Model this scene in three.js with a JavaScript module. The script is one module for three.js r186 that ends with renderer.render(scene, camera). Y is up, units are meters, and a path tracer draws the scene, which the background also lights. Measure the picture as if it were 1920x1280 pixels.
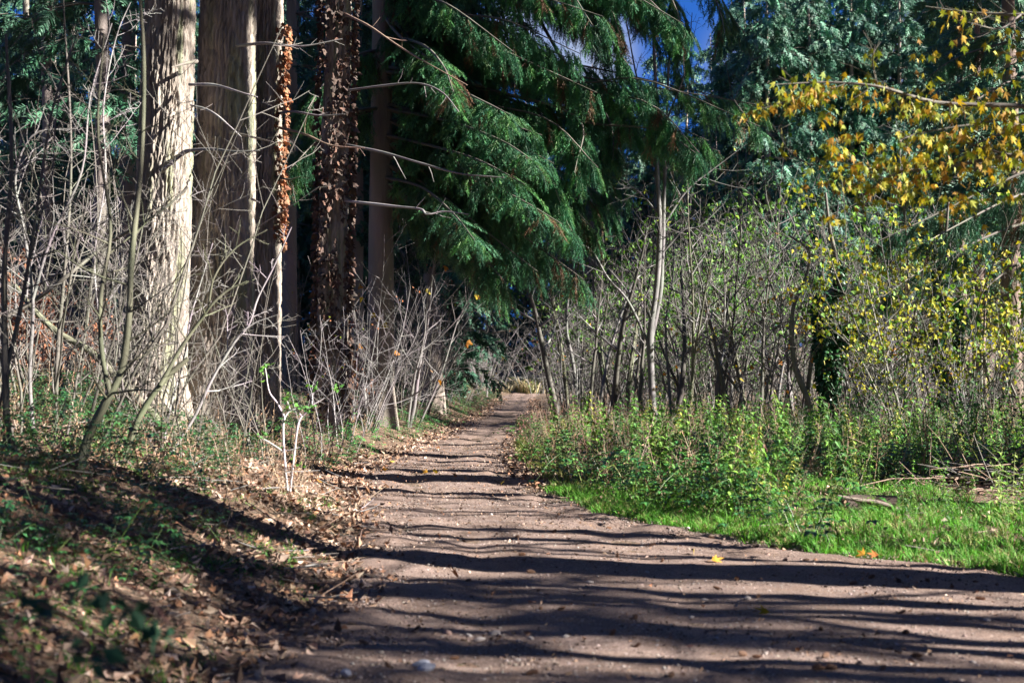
import * as THREE from 'three';
import { ImprovedNoise } from 'three/addons/math/ImprovedNoise.js';

// ---------------------------------------------------------------- camera, sky, sun, exposure
const scene = new THREE.Scene();
const F = 2637, HORIZON = 700, EYE = 1.5;                       // focal length and horizon in pixels of the 1920 x 1280 photograph
const camera = new THREE.PerspectiveCamera(2 * Math.atan(640 / F) * 180 / Math.PI, 1.5, 0.1, 2000);
camera.position.set(0, EYE, 0);
camera.rotation.x = Math.atan((HORIZON - 640) / F);
camera.focus = 27; camera.userData.fStop = 2.8;
const renderer = new THREE.WebGLRenderer({ antialias: true });
renderer.toneMapping = THREE.LinearToneMapping;
renderer.toneMappingExposure = 4.7;
renderer.shadowMap.enabled = true;

const ELEV = 28 * Math.PI / 180, SLANT = 0.29, SKY = 0.29;       // the shadows run left and away: d = d0 - SLANT * x
const toSun = new THREE.Vector3(1, 0, SLANT).normalize().multiplyScalar(Math.cos(ELEV)).setY(Math.sin(ELEV));
const sun = new THREE.DirectionalLight(new THREE.Color(1, 0.955, 0.89), 5);
sun.target.position.set(0, 0, -25); sun.position.copy(toSun).multiplyScalar(120).add(sun.target.position);
Object.assign(sun.shadow.camera, { left: -90, right: 90, top: 90, bottom: -90, near: 1, far: 320 });
sun.castShadow = true; sun.name = 'sun';
scene.add(sun, sun.target);

// ---------------------------------------------------------------- helpers
function rng(seed) {
  let a = seed >>> 0;
  const f = () => { a = (a + 0x6d2b79f5) >>> 0; let t = a; t = Math.imul(t ^ (t >>> 15), t | 1); t ^= t + Math.imul(t ^ (t >>> 7), t | 61); return ((t ^ (t >>> 14)) >>> 0) / 4294967296; };
  f.r = (lo, hi) => lo + (hi - lo) * f();
  f.n = () => (f() + f() + f() + f() - 2) * 0.87;
  f.pick = (l) => l[Math.floor(f() * l.length)];
  return f;
}
const perlin = new ImprovedNoise();
const noise = (x, y, z = 0.37) => perlin.noise(x, y, z);
const fbm = (x, y, n = 4, z = 0.37) => { let s = 0, a = 1; for (let i = 0; i < n; i++) { s += a * noise(x, y, z + i * 3.1); x *= 2.03; y *= 2.03; a *= 0.5; } return s; };
const clamp = (x, a = 0, b = 1) => Math.min(b, Math.max(a, x));
const smooth = (a, b, x) => { const t = clamp((x - a) / (b - a)); return t * t * (3 - 2 * t); };
const lerp = (a, b, t) => a + (b - a) * t;
function table(t, d) {
  if (d <= t[0][0]) return t[0][1];
  for (let i = 1; i < t.length; i++) if (d <= t[i][0]) { const s = smooth(0, 1, (d - t[i - 1][0]) / (t[i][0] - t[i - 1][0])) * 0.5 + 0.5 * (d - t[i - 1][0]) / (t[i][0] - t[i - 1][0]); return lerp(t[i - 1][1], t[i][1], s); }
  return t[t.length - 1][1];
}
const LEFT = [[-12, -1.8], [0, -1.4], [6.8, -1.3], [9.9, -1.15], [13.2, -1.45], [17, -1.9], [20, -2.5], [24, -2.2], [28, -1.9], [40, -1.5], [56, -1.05], [79, -0.6], [100, 0.4], [125, 4]];
const RIGHT = [[-12, 16], [4, 9.5], [8, 5.4], [10.5, 3.9], [12, 2.5], [15.2, 1.05], [20, 0.35], [24.7, 0.05], [28, 0.05], [40, 0.4], [56, 0.95], [79, 1.2], [100, 2.6], [125, 6.4]];
const pathL = (d) => table(LEFT, d), pathR = (d) => table(RIGHT, d);
// height of the ground at (x, d), d metres ahead of the camera
function H(x, d) {
  const l = pathL(d) - x, r = x - pathR(d);
  let h = 0.012 * fbm(x * 1.3, d * 1.3) + 0.05 * noise(x * 0.16, d * 0.16, 5);
  if (l > 0) h += 1.3 * (1 - Math.exp(-l * l / (2.4 * l + 1.2) / 1.15)) + 0.012 * l + smooth(0, 1.2, l) * (0.09 * fbm(x * 0.7, d * 0.7, 3, 9));
  if (r > 0) h += smooth(0, 1.5, r) * (0.06 + 0.1 * fbm(x * 0.5, d * 0.5, 3, 4)) + 0.01 * Math.max(0, r - 6);
  h += 0.00016 * Math.max(0, d - 55) ** 2 * (d < 160 ? 1 : 0) + (d >= 160 ? 1.76 + 0.02 * (d - 160) : 0);
  return h;
}
// two worn lines along the track
function ruts(x, d) { const c = pathL(d) + 1.15 + 0.12 * noise(d * 0.3, 4), k = (o) => Math.exp(-(((x - o) / 0.2) ** 2)); return 0.032 * (0.6 + 0.6 * noise(d * 0.5, 11)) * (k(c - 0.15) + k(c + 1.15 + 0.1 * noise(d * 0.4, 7))); }
const V = (x, y, z) => new THREE.Vector3(x, y, z);
const at = (px, py, d) => V((px - 960) / F * d, EYE + (HORIZON - py) / F * d, -d);
function footOf(px, py) {                                        // distance at which the ground lies under that pixel
  for (let d = 4; d < 150; d += 0.05) { const x = (px - 960) / F * d; if (EYE + (HORIZON - py) / F * d <= H(x, d)) return d; }
  return 150;
}
const ground = (x, d) => V(x, H(x, d), -d);

class Geo {                                                      // collects tubes, leaves and blades
  constructor() { this.p = []; this.n = []; this.u = []; this.c = []; this.i = []; }
  vert(p, n, u, v, c) { this.p.push(p.x, p.y, p.z); this.n.push(n.x, n.y, n.z); this.u.push(u, v); this.c.push(c[0], c[1], c[2]); return this.p.length / 3 - 1; }
  tube(pts, rad, sides, color, cap = true) {
    const n = pts.length, t = V(), a = V(), b = V(), q = V(), nn = V(), rep = typeof color === 'function';
    t.subVectors(pts[1], pts[0]).normalize(); a.set(Math.abs(t.y) > 0.9 ? 1 : 0, Math.abs(t.y) > 0.9 ? 0 : 1, 0).cross(t).normalize();
    const base = this.p.length / 3; let len = 0;
    for (let k = 0; k < n; k++) {
      t.subVectors(pts[Math.min(k + 1, n - 1)], pts[Math.max(k - 1, 0)]).normalize();
      a.addScaledVector(t, -a.dot(t)).normalize(); b.crossVectors(t, a);
      if (k) len += pts[k].distanceTo(pts[k - 1]);
      const r = typeof rad === 'function' ? rad(k / (n - 1)) : rad[k];
      for (let s = 0; s <= sides; s++) {
        const w = s / sides * Math.PI * 2; nn.copy(a).multiplyScalar(Math.cos(w)).addScaledVector(b, Math.sin(w));
        q.copy(pts[k]).addScaledVector(nn, r); this.vert(q, nn, s / sides * Math.max(0.1, r * 6.28), len, rep ? color(q, k / (n - 1)) : color);
      }
    }
    const m = sides + 1;
    for (let k = 0; k < n - 1; k++) for (let s = 0; s < sides; s++) { const o = base + k * m + s; this.i.push(o, o + 1, o + m, o + 1, o + m + 1, o + m); }
    if (cap) { const e = this.vert(pts[n - 1], t, 0, len, rep ? color(pts[n - 1], 1) : color), o = base + (n - 1) * m; for (let s = 0; s < sides; s++) this.i.push(o + s, o + s + 1, e); }
    return this;
  }
  tri(a, b, c, col) {
    const n = V().subVectors(b, a).cross(q1.subVectors(c, a)).normalize();
    const o = this.vert(a, n, 0, 0, col); this.vert(b, n, 1, 0, col); this.vert(c, n, 0, 1, col); this.i.push(o, o + 1, o + 2); return this;
  }
  // a pointed leaf folded along its midrib: from p along dir, side is its width direction
  leaf(p, dir, side, len, wid, col, fold = 0.25, curl = 0.15) {
    const up = V().crossVectors(side, dir).normalize(), m = V().copy(p).addScaledVector(dir, len * 0.45).addScaledVector(up, -fold * wid * 0.5), e = V().copy(p).addScaledVector(dir, len).addScaledVector(up, -curl * len);
    const l = V().copy(m).addScaledVector(side, wid / 2).addScaledVector(up, fold * wid), r = V().copy(m).addScaledVector(side, -wid / 2).addScaledVector(up, fold * wid);
    this.tri(p, l, m, col); this.tri(l, e, m, col); this.tri(p, m, r, col); this.tri(m, e, r, col); return this;
  }
  get size() { return this.p.length; }
  build() {
    const g = new THREE.BufferGeometry();
    g.setAttribute('position', new THREE.Float32BufferAttribute(this.p, 3)); g.setAttribute('normal', new THREE.Float32BufferAttribute(this.n, 3));
    g.setAttribute('uv', new THREE.Float32BufferAttribute(this.u, 2)); g.setAttribute('color', new THREE.Float32BufferAttribute(this.c, 3)); g.setIndex(this.i);
    return g;
  }
}
const q1 = V();
const taken = new Map();
function numbered(name) { const k = taken.get(name) ?? 0; taken.set(name, k + 1); return k ? name + '_' + String(k).padStart(3, '0') : name; }
function tag(o, label, category, group) { o.userData = { label, category }; if (group) o.userData.group = group; return o; }
function thing(name, label, category, p = V(0, 0, 0), group) { const o = new THREE.Group(); o.name = numbered(name); o.position.copy(p); scene.add(tag(o, label, category, group)); return o; }
function part(name, geo, mat, parent, stuff) { const m = new THREE.Mesh(geo.isBufferGeometry ? geo : geo.build(), mat); m.name = name; if (stuff) m.userData.kind = 'stuff'; parent.add(m); return m; }
function struct(name, geo, mat) { const m = part(name, geo, mat, scene); m.name = numbered(name); m.userData.kind = 'structure'; return m; }
function copy(root, label, group, p, turn = 0, scale = 1) {
  const o = root.clone(); o.name = numbered(root.name.replace(/_\d{3}$/, '')); o.position.copy(p); o.rotation.y = turn; o.scale.setScalar(scale);
  o.userData = { ...root.userData, label: label ?? root.userData.label }; if (group) o.userData.group = group; scene.add(o); return o;
}
// many small copies: list of { p, q (quaternion), s (number or Vector3), c ([r, g, b]) }
const M4 = new THREE.Matrix4(), SC = V(), CO = new THREE.Color();
function scatter(name, geo, mat, list, parent) {
  const m = new THREE.InstancedMesh(geo.isBufferGeometry ? geo : geo.build(), mat, list.length); m.name = parent === scene ? numbered(name) : name; m.userData.kind = 'stuff';
  list.forEach((o, k) => { m.setMatrixAt(k, M4.compose(o.p, o.q, typeof o.s === 'number' ? SC.setScalar(o.s) : o.s)); if (o.c) m.setColorAt(k, CO.setRGB(o.c[0], o.c[1], o.c[2])); });
  parent.add(m); return m;
}
const Y = V(0, 1, 0), Z = V(0, 0, 1), QA = new THREE.Quaternion();
const aim = (dir, roll) => new THREE.Quaternion().setFromUnitVectors(Y, dir).multiply(QA.setFromAxisAngle(Y, roll));   // +y of the copy along dir
const turnY = (a, tilt = 0, tiltAxis = 0) => new THREE.Quaternion().setFromAxisAngle(V(Math.cos(tiltAxis), 0, Math.sin(tiltAxis)), tilt).multiply(QA.setFromAxisAngle(Y, a));
const tint = (c, R, v = 0.25) => { const k = 1 + v * R.n(); return [c[0] * k * (1 + 0.1 * R.n()), c[1] * k, c[2] * k * (1 + 0.1 * R.n())]; };

// ---------------------------------------------------------------- sky
{
  const W = 512, Hh = 256, data = new Float32Array(W * Hh * 4);
  for (let y = 0; y < Hh; y++) for (let x = 0; x < W; x++) {
    const up = ((y + 0.5) / Hh - 0.5) * Math.PI, e = Math.max(0, Math.sin(up)), az = (x + 0.5) / W * Math.PI * 2, k = (y * W + x) * 4;
    const dx = Math.cos(az) * Math.cos(up), dz = Math.sin(az) * Math.cos(up), h = 1 - Math.pow(e, 0.45);
    let c = [lerp(0.014, 0.035, h), lerp(0.07, 0.17, h), lerp(0.32, 0.62, h)];
    const w = smooth(0.1, 0.55, fbm(dx * 7 + 3, dz * 7, 5, e * 11)) * 0.6;
    c = c.map((v, j) => lerp(v, [0.5, 0.55, 0.62][j], w));
    for (let j = 0; j < 3; j++) data[k + j] = c[j] * SKY; data[k + 3] = 1;
  }
  const t = new THREE.DataTexture(data, W, Hh, THREE.RGBAFormat, THREE.FloatType); t.mapping = THREE.EquirectangularReflectionMapping; t.magFilter = THREE.LinearFilter; t.needsUpdate = true;
  scene.background = t; scene.environment = t;
}

// ---------------------------------------------------------------- materials
function canvasTexture(size, paint, srgb = true) {
  const c = document.createElement('canvas'); c.width = c.height = size; paint(c.getContext('2d'), size);
  const t = new THREE.CanvasTexture(c); t.wrapS = t.wrapT = THREE.RepeatWrapping; if (srgb) t.colorSpace = THREE.SRGBColorSpace; return t;
}
function pixelTexture(size, f, srgb = true) {                    // f(u, v) -> [r, g, b] 0..255; noise is made to tile by blending
  const d = new Uint8Array(size * size * 4);
  for (let y = 0; y < size; y++) for (let x = 0; x < size; x++) { const c = f(x, y); d.set([c[0], c[1], c[2], 255], (y * size + x) * 4); }
  const t = new THREE.DataTexture(d, size, size); t.wrapS = t.wrapT = THREE.RepeatWrapping; t.magFilter = THREE.LinearFilter; if (srgb) t.colorSpace = THREE.SRGBColorSpace; t.needsUpdate = true; return t;
}
const litterTexture = canvasTexture(2048, (g, S) => {
  const R = rng(11); g.fillStyle = '#4a3a2c'; g.fillRect(0, 0, S, S);
  const cols = ['#5c4634', '#6d5340', '#7d6350', '#8d7460', '#3c2f25', '#4f3d30', '#94806e', '#6a4a34', '#54483c', '#3e4028', '#7a5a44'];
  for (let k = 0; k < 26000; k++) {
    const x = R() * S, y = R() * S, a = R() * 6.3, l = R.r(5, 24), w = l * R.r(0.12, 0.55); g.fillStyle = R.pick(cols);
    for (const ox of [0, S, -S]) for (const oy of [0, S, -S]) if (x + ox > -30 && x + ox < S + 30 && y + oy > -30 && y + oy < S + 30) { g.beginPath(); g.ellipse(x + ox, y + oy, l, w, a, 0, 7); g.fill(); }
  }
});
const litterBump = canvasTexture(1024, (g, S) => {
  const R = rng(12); g.fillStyle = '#666'; g.fillRect(0, 0, S, S);
  for (let k = 0; k < 16000; k++) { const v = Math.floor(R.r(50, 220)); g.fillStyle = `rgb(${v},${v},${v})`; g.beginPath(); g.ellipse(R() * S, R() * S, R.r(2, 11), R.r(1, 5), R() * 6.3, 0, 7); g.fill(); }
}, false);
const gritTexture = canvasTexture(2048, (g, S) => {
  const R = rng(13); g.fillStyle = '#7f695e'; g.fillRect(0, 0, S, S);
  const cols = ['#6a574d', '#887368', '#9b867a', '#5a483f', '#735f55', '#463830', '#a8948a', '#7b665b', '#624c42'];
  for (let k = 0; k < 90; k++) { const x = R() * S, y = R() * S, r = R.r(80, 300); g.fillStyle = R.pick(['rgba(92,74,66,.3)', 'rgba(172,152,140,.26)', 'rgba(120,92,76,.28)']); for (const ox of [0, S, -S]) for (const oy of [0, S, -S]) { g.beginPath(); g.ellipse(x + ox, y + oy, r, r * R.r(0.5, 1), R() * 6, 0, 7); g.fill(); } }
  for (let k = 0; k < 90000; k++) { g.fillStyle = R.pick(cols); const r = R.r(0.8, 3.4) * (R() < 0.05 ? 2 : 1); g.beginPath(); g.ellipse(R() * S, R() * S, r * 1.3, r, R() * 6.3, 0, 7); g.fill(); }
  for (let k = 0; k < 2600; k++) { g.fillStyle = R.pick(['#4c3a2e', '#5a4232', '#6e4f38', '#3c302a', '#7c5a40']); g.beginPath(); g.ellipse(R() * S, R() * S, R.r(3, 10), R.r(1, 3), R() * 6.3, 0, 7); g.fill(); }
});
const gritBump = canvasTexture(1024, (g, S) => {
  const R = rng(14); g.fillStyle = '#777'; g.fillRect(0, 0, S, S);
  for (let k = 0; k < 40000; k++) { const v = Math.floor(R.r(60, 215)); g.fillStyle = `rgb(${v},${v},${v})`; g.beginPath(); g.arc(R() * S, R() * S, R.r(0.6, 2.6), 0, 7); g.fill(); }
}, false);
const barkBump = pixelTexture(512, (x, y) => { const v = 128 + 90 * fbm(x / 22, y / 90, 4) + 30 * noise(x / 5, y / 14, 3); return [clamp(v, 0, 255), clamp(v, 0, 255), clamp(v, 0, 255)]; }, false);
const rep = (t, x, y) => { const c = t.clone(); c.repeat.set(x, y); c.needsUpdate = true; return c; };
const std = (o) => new THREE.MeshStandardMaterial({ roughness: 0.9, side: THREE.DoubleSide, ...o });
const leafy = (o) => new THREE.MeshPhysicalMaterial({ roughness: 0.75, transmission: 0.3, thickness: 0, side: THREE.DoubleSide, vertexColors: true, specularIntensity: 0.6, ...o });
const M = {
  floor: std({ map: rep(litterTexture, 0.42, 0.42), bumpMap: rep(litterBump, 0.8, 0.8), bumpScale: 0.02, roughness: 1 }),
  path: std({ map: rep(gritTexture, 0.5, 0.5), bumpMap: rep(gritBump, 1.1, 1.1), bumpScale: 0.03, roughness: 0.95 }),
  bark: std({ vertexColors: true, bumpMap: rep(barkBump, 2.2, 0.9), bumpScale: 0.012 }),
  stem: std({ vertexColors: true, bumpMap: rep(barkBump, 6, 3), bumpScale: 0.003, roughness: 0.75 }),
  twig: std({ vertexColors: true, roughness: 0.75 }),
  needle: std({ vertexColors: true, roughness: 0.6 }),
  leaf: leafy({ transmission: 0.45, roughness: 0.8 }),
  ivy: std({ vertexColors: true, roughness: 0.4 }),
  dead: std({ vertexColors: true, roughness: 0.9 }),
  grass: leafy({ transmission: 0.4, roughness: 0.7 }),
  stone: std({ vertexColors: true, roughness: 0.95 }),
};

// ---------------------------------------------------------------- ground and path
{
  const xs = [], ds = [];
  for (let x = -9; x <= 12; x += 0.14) xs.push(x);
  for (let s = 0.2, x = xs[xs.length - 1]; x < 600;) { x += s; s *= 1.22; xs.push(x); }
  for (let s = 0.2, x = -9; x > -600;) { x -= s; s *= 1.22; xs.unshift(x); }
  for (let d = 2; d <= 32; d += 0.14) ds.push(d);
  for (let s = 0.18, d = ds[ds.length - 1]; d < 900;) { d += s; s *= 1.08; ds.push(d); }
  for (let s = 0.3, d = 2; d > -90;) { d -= s; s *= 1.3; ds.unshift(d); }
  const g = new THREE.BufferGeometry(), p = [], u = [], idx = [], nx = xs.length;
  for (const d of ds) for (const x of xs) { p.push(x, H(x, d), -d); u.push(x, d); }
  for (let j = 0; j < ds.length - 1; j++) for (let i = 0; i < nx - 1; i++) { const o = j * nx + i; idx.push(o, o + 1, o + nx, o + 1, o + nx + 1, o + nx); }
  g.setAttribute('position', new THREE.Float32BufferAttribute(p, 3)); g.setAttribute('uv', new THREE.Float32BufferAttribute(u, 2)); g.setIndex(idx); g.computeVertexNormals();
  struct('forest_floor', g, M.floor);
  const pp = [], uu = [], ii = [], n = 64, dd = [];
  for (let d = -12; d < 118; d += d < 4 ? 0.5 : d < 30 ? 0.12 : 0.4) dd.push(d);
  for (const d of dd) {
    const l = pathL(d) - 0.55, r = pathR(d) + 0.35;
    for (let k = 0; k <= n; k++) {
      const x = lerp(l, r, k / n), e = Math.min(x - l, r - x), rise = -0.06 + 0.085 * smooth(0, 0.75, e) + 0.045 * fbm(x * 2.2, d * 1.6, 3, 8) * (1 - smooth(0.9, 1.6, e)) + 0.009 * fbm(x * 4.2, d * 4.2, 3, 2) + 0.014 * fbm(x * 1.1, d * 2.2, 2, 7) - ruts(x, d);
      pp.push(x, H(x, d) + rise, -d); uu.push(x, d);
    }
  }
  for (let j = 0; j < dd.length - 1; j++) for (let k = 0; k < n; k++) { const o = j * (n + 1) + k; ii.push(o, o + 1, o + n + 1, o + 1, o + n + 2, o + n + 1); }
  const pg = new THREE.BufferGeometry(); pg.setAttribute('position', new THREE.Float32BufferAttribute(pp, 3)); pg.setAttribute('uv', new THREE.Float32BufferAttribute(uu, 2)); pg.setIndex(ii); pg.computeVertexNormals();
  struct('path', pg, M.path);
}
const pathTop = (x, d) => H(x, d) + 0.025 + 0.009 * fbm(x * 4.2, d * 4.2, 3, 2) + 0.014 * fbm(x * 1.1, d * 2.2, 2, 7) - ruts(x, d);

// ---------------------------------------------------------------- builders for trees and shrubs
const BARK = { grey: [0.175, 0.16, 0.155], pale: [0.28, 0.255, 0.255], dark: [0.12, 0.105, 0.085], moss: [0.12, 0.12, 0.075], brown: [0.25, 0.17, 0.125], fir: [0.3, 0.25, 0.205], red: [0.23, 0.13, 0.09] };
const mottled = (c, R, f = 9) => { const o = R() * 90; return (q) => { const k = 1 + 0.55 * noise(q.x * f + o, q.y * f * 0.5, q.z * f), m = 1 + 0.2 * noise(q.x * 3, q.y * 2 + o, q.z * 3); return [c[0] * k, c[1] * k * m, c[2] * k]; }; };
// a wandering twig: points from p along dir
function wander(p, dir, len, n, R, wiggle, lift) {
  const pts = [p.clone()], d = dir.clone().normalize(), q = p.clone();
  for (let k = 0; k < n; k++) { d.x += wiggle * R.n(); d.y += wiggle * R.n() * 0.7 + lift / n; d.z += wiggle * R.n(); d.normalize(); q.addScaledVector(d, len / n); pts.push(q.clone()); }
  return pts;
}
const along = (pts, t) => { const f = t * (pts.length - 1), k = Math.min(pts.length - 2, Math.floor(f)); return [pts[k].clone().lerp(pts[k + 1], f - k), pts[k + 1].clone().sub(pts[k]).normalize()]; };
// side twigs of a stem, and theirs
function twigs(g, pts, r0, len, count, R, col, depth, from = 0.25, tips = [], minR = 0.0032) {
  for (let k = 0; k < count; k++) {
    const t = lerp(from, 0.98, (k + R()) / count), [p, d] = along(pts, t), side = V(R.n(), R.n() * 0.8, R.n()).normalize();
    side.addScaledVector(d, -side.dot(d)).normalize();
    const dir = d.clone().multiplyScalar(R.r(0.25, 1.05)).addScaledVector(side, R.r(0.6, 1.2)).normalize(), l = len * (1.15 - 0.75 * t) * R.r(0.5, 1.2), r = Math.max(minR, r0 * (1 - 0.8 * t) * 0.55);
    const q = wander(p, dir, l, 4, R, 0.22, 0.25);
    g.tube(q, (s) => lerp(r, minR * 0.75, s), depth > 1 ? 4 : 3, col, false);
    tips.push([q[4], dir]);
    if (depth > 1) twigs(g, q, r, l * 0.55, Math.max(2, Math.round(count * 0.45)), R, col, depth - 1, 0.25, tips, minR);
  }
  return tips;
}
const leafShapes = {};
function leafShape(kind) {
  if (leafShapes[kind]) return leafShapes[kind];
  const g = new Geo(), w = [1, 1, 1];
  if (kind === 'oval') g.leaf(V(0, 0, 0), V(0, 1, 0), V(1, 0, 0), 1, 0.62, w, 0.22, 0.12);
  if (kind === 'curled') { g.leaf(V(0, 0, 0), V(0, 1, 0), V(1, 0, 0), 1, 0.6, w, 0.5, 0.4); }
  if (kind === 'ivy') { const c = V(0, 0.4, 0.05), p = [[0, 0], [0.3, 0.05], [0.5, 0.3], [0.28, 0.5], [0.12, 0.95], [0, 1], [-0.12, 0.95], [-0.28, 0.5], [-0.5, 0.3], [-0.3, 0.05]].map(([x, y]) => V(x, y, -0.06 * Math.abs(x) - 0.04 * y)); p.forEach((a, k) => g.tri(c, a, p[(k + 1) % p.length], w)); }
  if (kind === 'maple') {
    const p = [], lobes = [[-2.3, 0.42], [-1.3, 0.72], [0, 0.95], [1.3, 0.72], [2.3, 0.42]];
    p.push(V(0, 0, 0)); lobes.forEach(([a, r], k) => {
      const P = (ang, rr) => V(-Math.sin(ang * 0.62) * rr, 0.3 + Math.cos(ang * 0.62) * rr, -0.12 * rr * rr * (1 + 0.4 * Math.sin(ang * 3)));
      p.push(P(a - 0.3, r * 0.66), P(a - 0.12, r * 0.8), P(a, r * 1.05), P(a + 0.12, r * 0.8), P(a + 0.3, r * 0.66)); if (k < 4) p.push(P(a + 0.55, 0.34));
    });
    const c = V(0, 0.32, 0.03); p.forEach((a, k) => g.tri(c, a, p[(k + 1) % p.length], w)); g.tri(V(-0.012, 0, 0), V(0.012, 0, 0), V(0, -0.5, 0.08), w);
  }
  if (kind === 'spray') {                                         // a conifer spray: needles round a thin twig
    const R = rng(21); for (let k = 0; k < 26; k++) { const t = R.r(0.0, 0.98), a = R() * 6.283, o = V(Math.cos(a), 0.6, Math.sin(a)), b = V(0, t, 0), s = V(-Math.sin(a), R.n() * 0.4, Math.cos(a)).multiplyScalar(0.024), l = R.r(0.13, 0.2) * (1.15 - 0.5 * t), k2 = R.r(0.7, 1.3); g.tri(b.clone().add(s), b.clone().sub(s), b.clone().addScaledVector(o, l), [k2, k2, k2 * R.r(0.8, 1.1)]); }
    g.tri(V(-0.012, 0, 0), V(0.012, 0, 0), V(0, 1, 0), [1.3, 0.8, 0.7]);
  }
  if (kind === 'bough') {                                         // a flat fan of sprays for far trees
    const R = rng(22); for (let k = 0; k < 34; k++) { const t = R.r(0, 1), s = (k % 2 ? 1 : -1), l = R.r(0.2, 0.42) * (1.1 - 0.7 * t), b = V(0, t * 0.85, 0.03 * R.n()), dir = V(s, R.r(0.5, 1.1), R.r(-0.5, 0.25)).normalize(), w2 = V(0.03, -0.02 * s, R.r(-0.03, 0.03)), k2 = R.r(0.65, 1.35); g.tri(b.clone().add(w2), b.clone().sub(w2), b.clone().addScaledVector(dir, l), [k2, k2, k2]); }
    for (let k = 0; k < 8; k++) { const t = R.r(0.1, 0.95), b = V(R.n() * 0.1, t, 0); g.tri(b.clone().add(V(0.02, 0, 0)), b.clone().add(V(-0.02, 0, 0)), b.clone().add(V(R.n() * 0.1, 0.15, -R.r(0.1, 0.3))), [0.9, 0.9, 0.9]); }
  }
  return (leafShapes[kind] = g.build());
}
// where a thing of the wood stands, told by its neighbours
const pxOf = (x, d) => 960 + x / d * F;
function zone(x, d) {
  const p = pxOf(x, d), list = x > pathR(d) ? [[1095, 'beside the bowed tree'], [1205, 'left of the tallest young tree'], [1285, 'behind the tallest young tree'], [1400, 'around the two armed bush tree'], [1505, 'left of the ivy clad trunk'], [1620, 'beside the ivy clad trunk'], [1750, 'under the yellow hazels'], [9e9, 'by the right edge trunks']]
    : [[60, 'by the left edge'], [160, 'near the thin pale trunk at left'], [260, 'just left of the pale big fir'], [400, 'behind the two big firs'], [500, 'behind the rust coloured ivy'], [600, 'right of the rust coloured ivy'], [690, 'behind the ivy wrapped fir'], [770, 'below the drooping conifer'], [860, 'at the dark arching tree'], [9e9, 'beside the far path']];
  return (d < 19 ? 'front' : d < 29 ? 'near' : d < 38 ? 'middle' : d < 50 ? 'rear' : d < 68 ? 'far' : 'farthest') + ' rank, ' + list.find((l) => p < l[0])[1];
}
// leaves at twig tips
function leafList(tips, R, share, size, cols, spread = 0.08, hang = 0.5, many = 1) {
  const out = [];
  for (const [p, d] of tips) { if (R() > share) continue; const n = many + Math.floor(R() * 3); for (let k = 0; k < n; k++) out.push({ p: p.clone().add(V(R.n() * spread, R.n() * spread, R.n() * spread)), q: aim(V(R.n(), R.n() * 0.6 - hang, R.n()).normalize(), R() * 6.3), s: size * R.r(0.7, 1.25), c: tint(R.pick(cols), R) }); }
  return out;
}
// one bushy shrub of several stems: returns a Group with stem parts (each with its twigs) and a few leaves
function makeShrub(name, label, o) {
  const R = rng(o.seed), t = thing(name, label, o.category ?? 'shrub', V(0, 0, 0), o.group), tips = [];
  for (let k = 0; k < o.stems; k++) {
    const a = R() * 6.283, lean = R.r(0.08, o.spread), dir = V(Math.cos(a) * lean + (o.leanX ?? 0), 1, Math.sin(a) * lean + (o.leanZ ?? 0)), h = o.height * R.r(0.6, 1.1), r0 = o.radius * R.r(0.6, 1.2), base = V(Math.cos(a) * R.r(0.02, o.foot ?? 0.25), -0.12, Math.sin(a) * R.r(0.02, o.foot ?? 0.25));
    const pts = wander(base, dir, h, 9, R, o.wiggle ?? 0.13, o.lift ?? 0), c = mottled(o.color, R), g = new Geo();
    g.tube(pts, (s) => lerp(r0, 0.004, Math.pow(s, 0.8)), 5, c, false);
    const st = part('stem', g, M.stem, t), tg = new Geo();
    twigs(tg, pts, r0, h * (o.twigLength ?? 0.3), o.twigs, R, mottled(o.twigColor ?? o.color, R, 4), o.depth ?? 2, o.from ?? 0.2, tips);
    part('twigs', tg, M.twig, st, true);
  }
  if (o.leafShare) scatter('foliage', leafShape(o.leafKind ?? 'oval'), M.leaf, leafList(tips, R, o.leafShare, o.leafSize, o.leafColors, o.leafSpread ?? 0.08, 0.5, o.leafMany ?? 1), t);
  return t;
}
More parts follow.
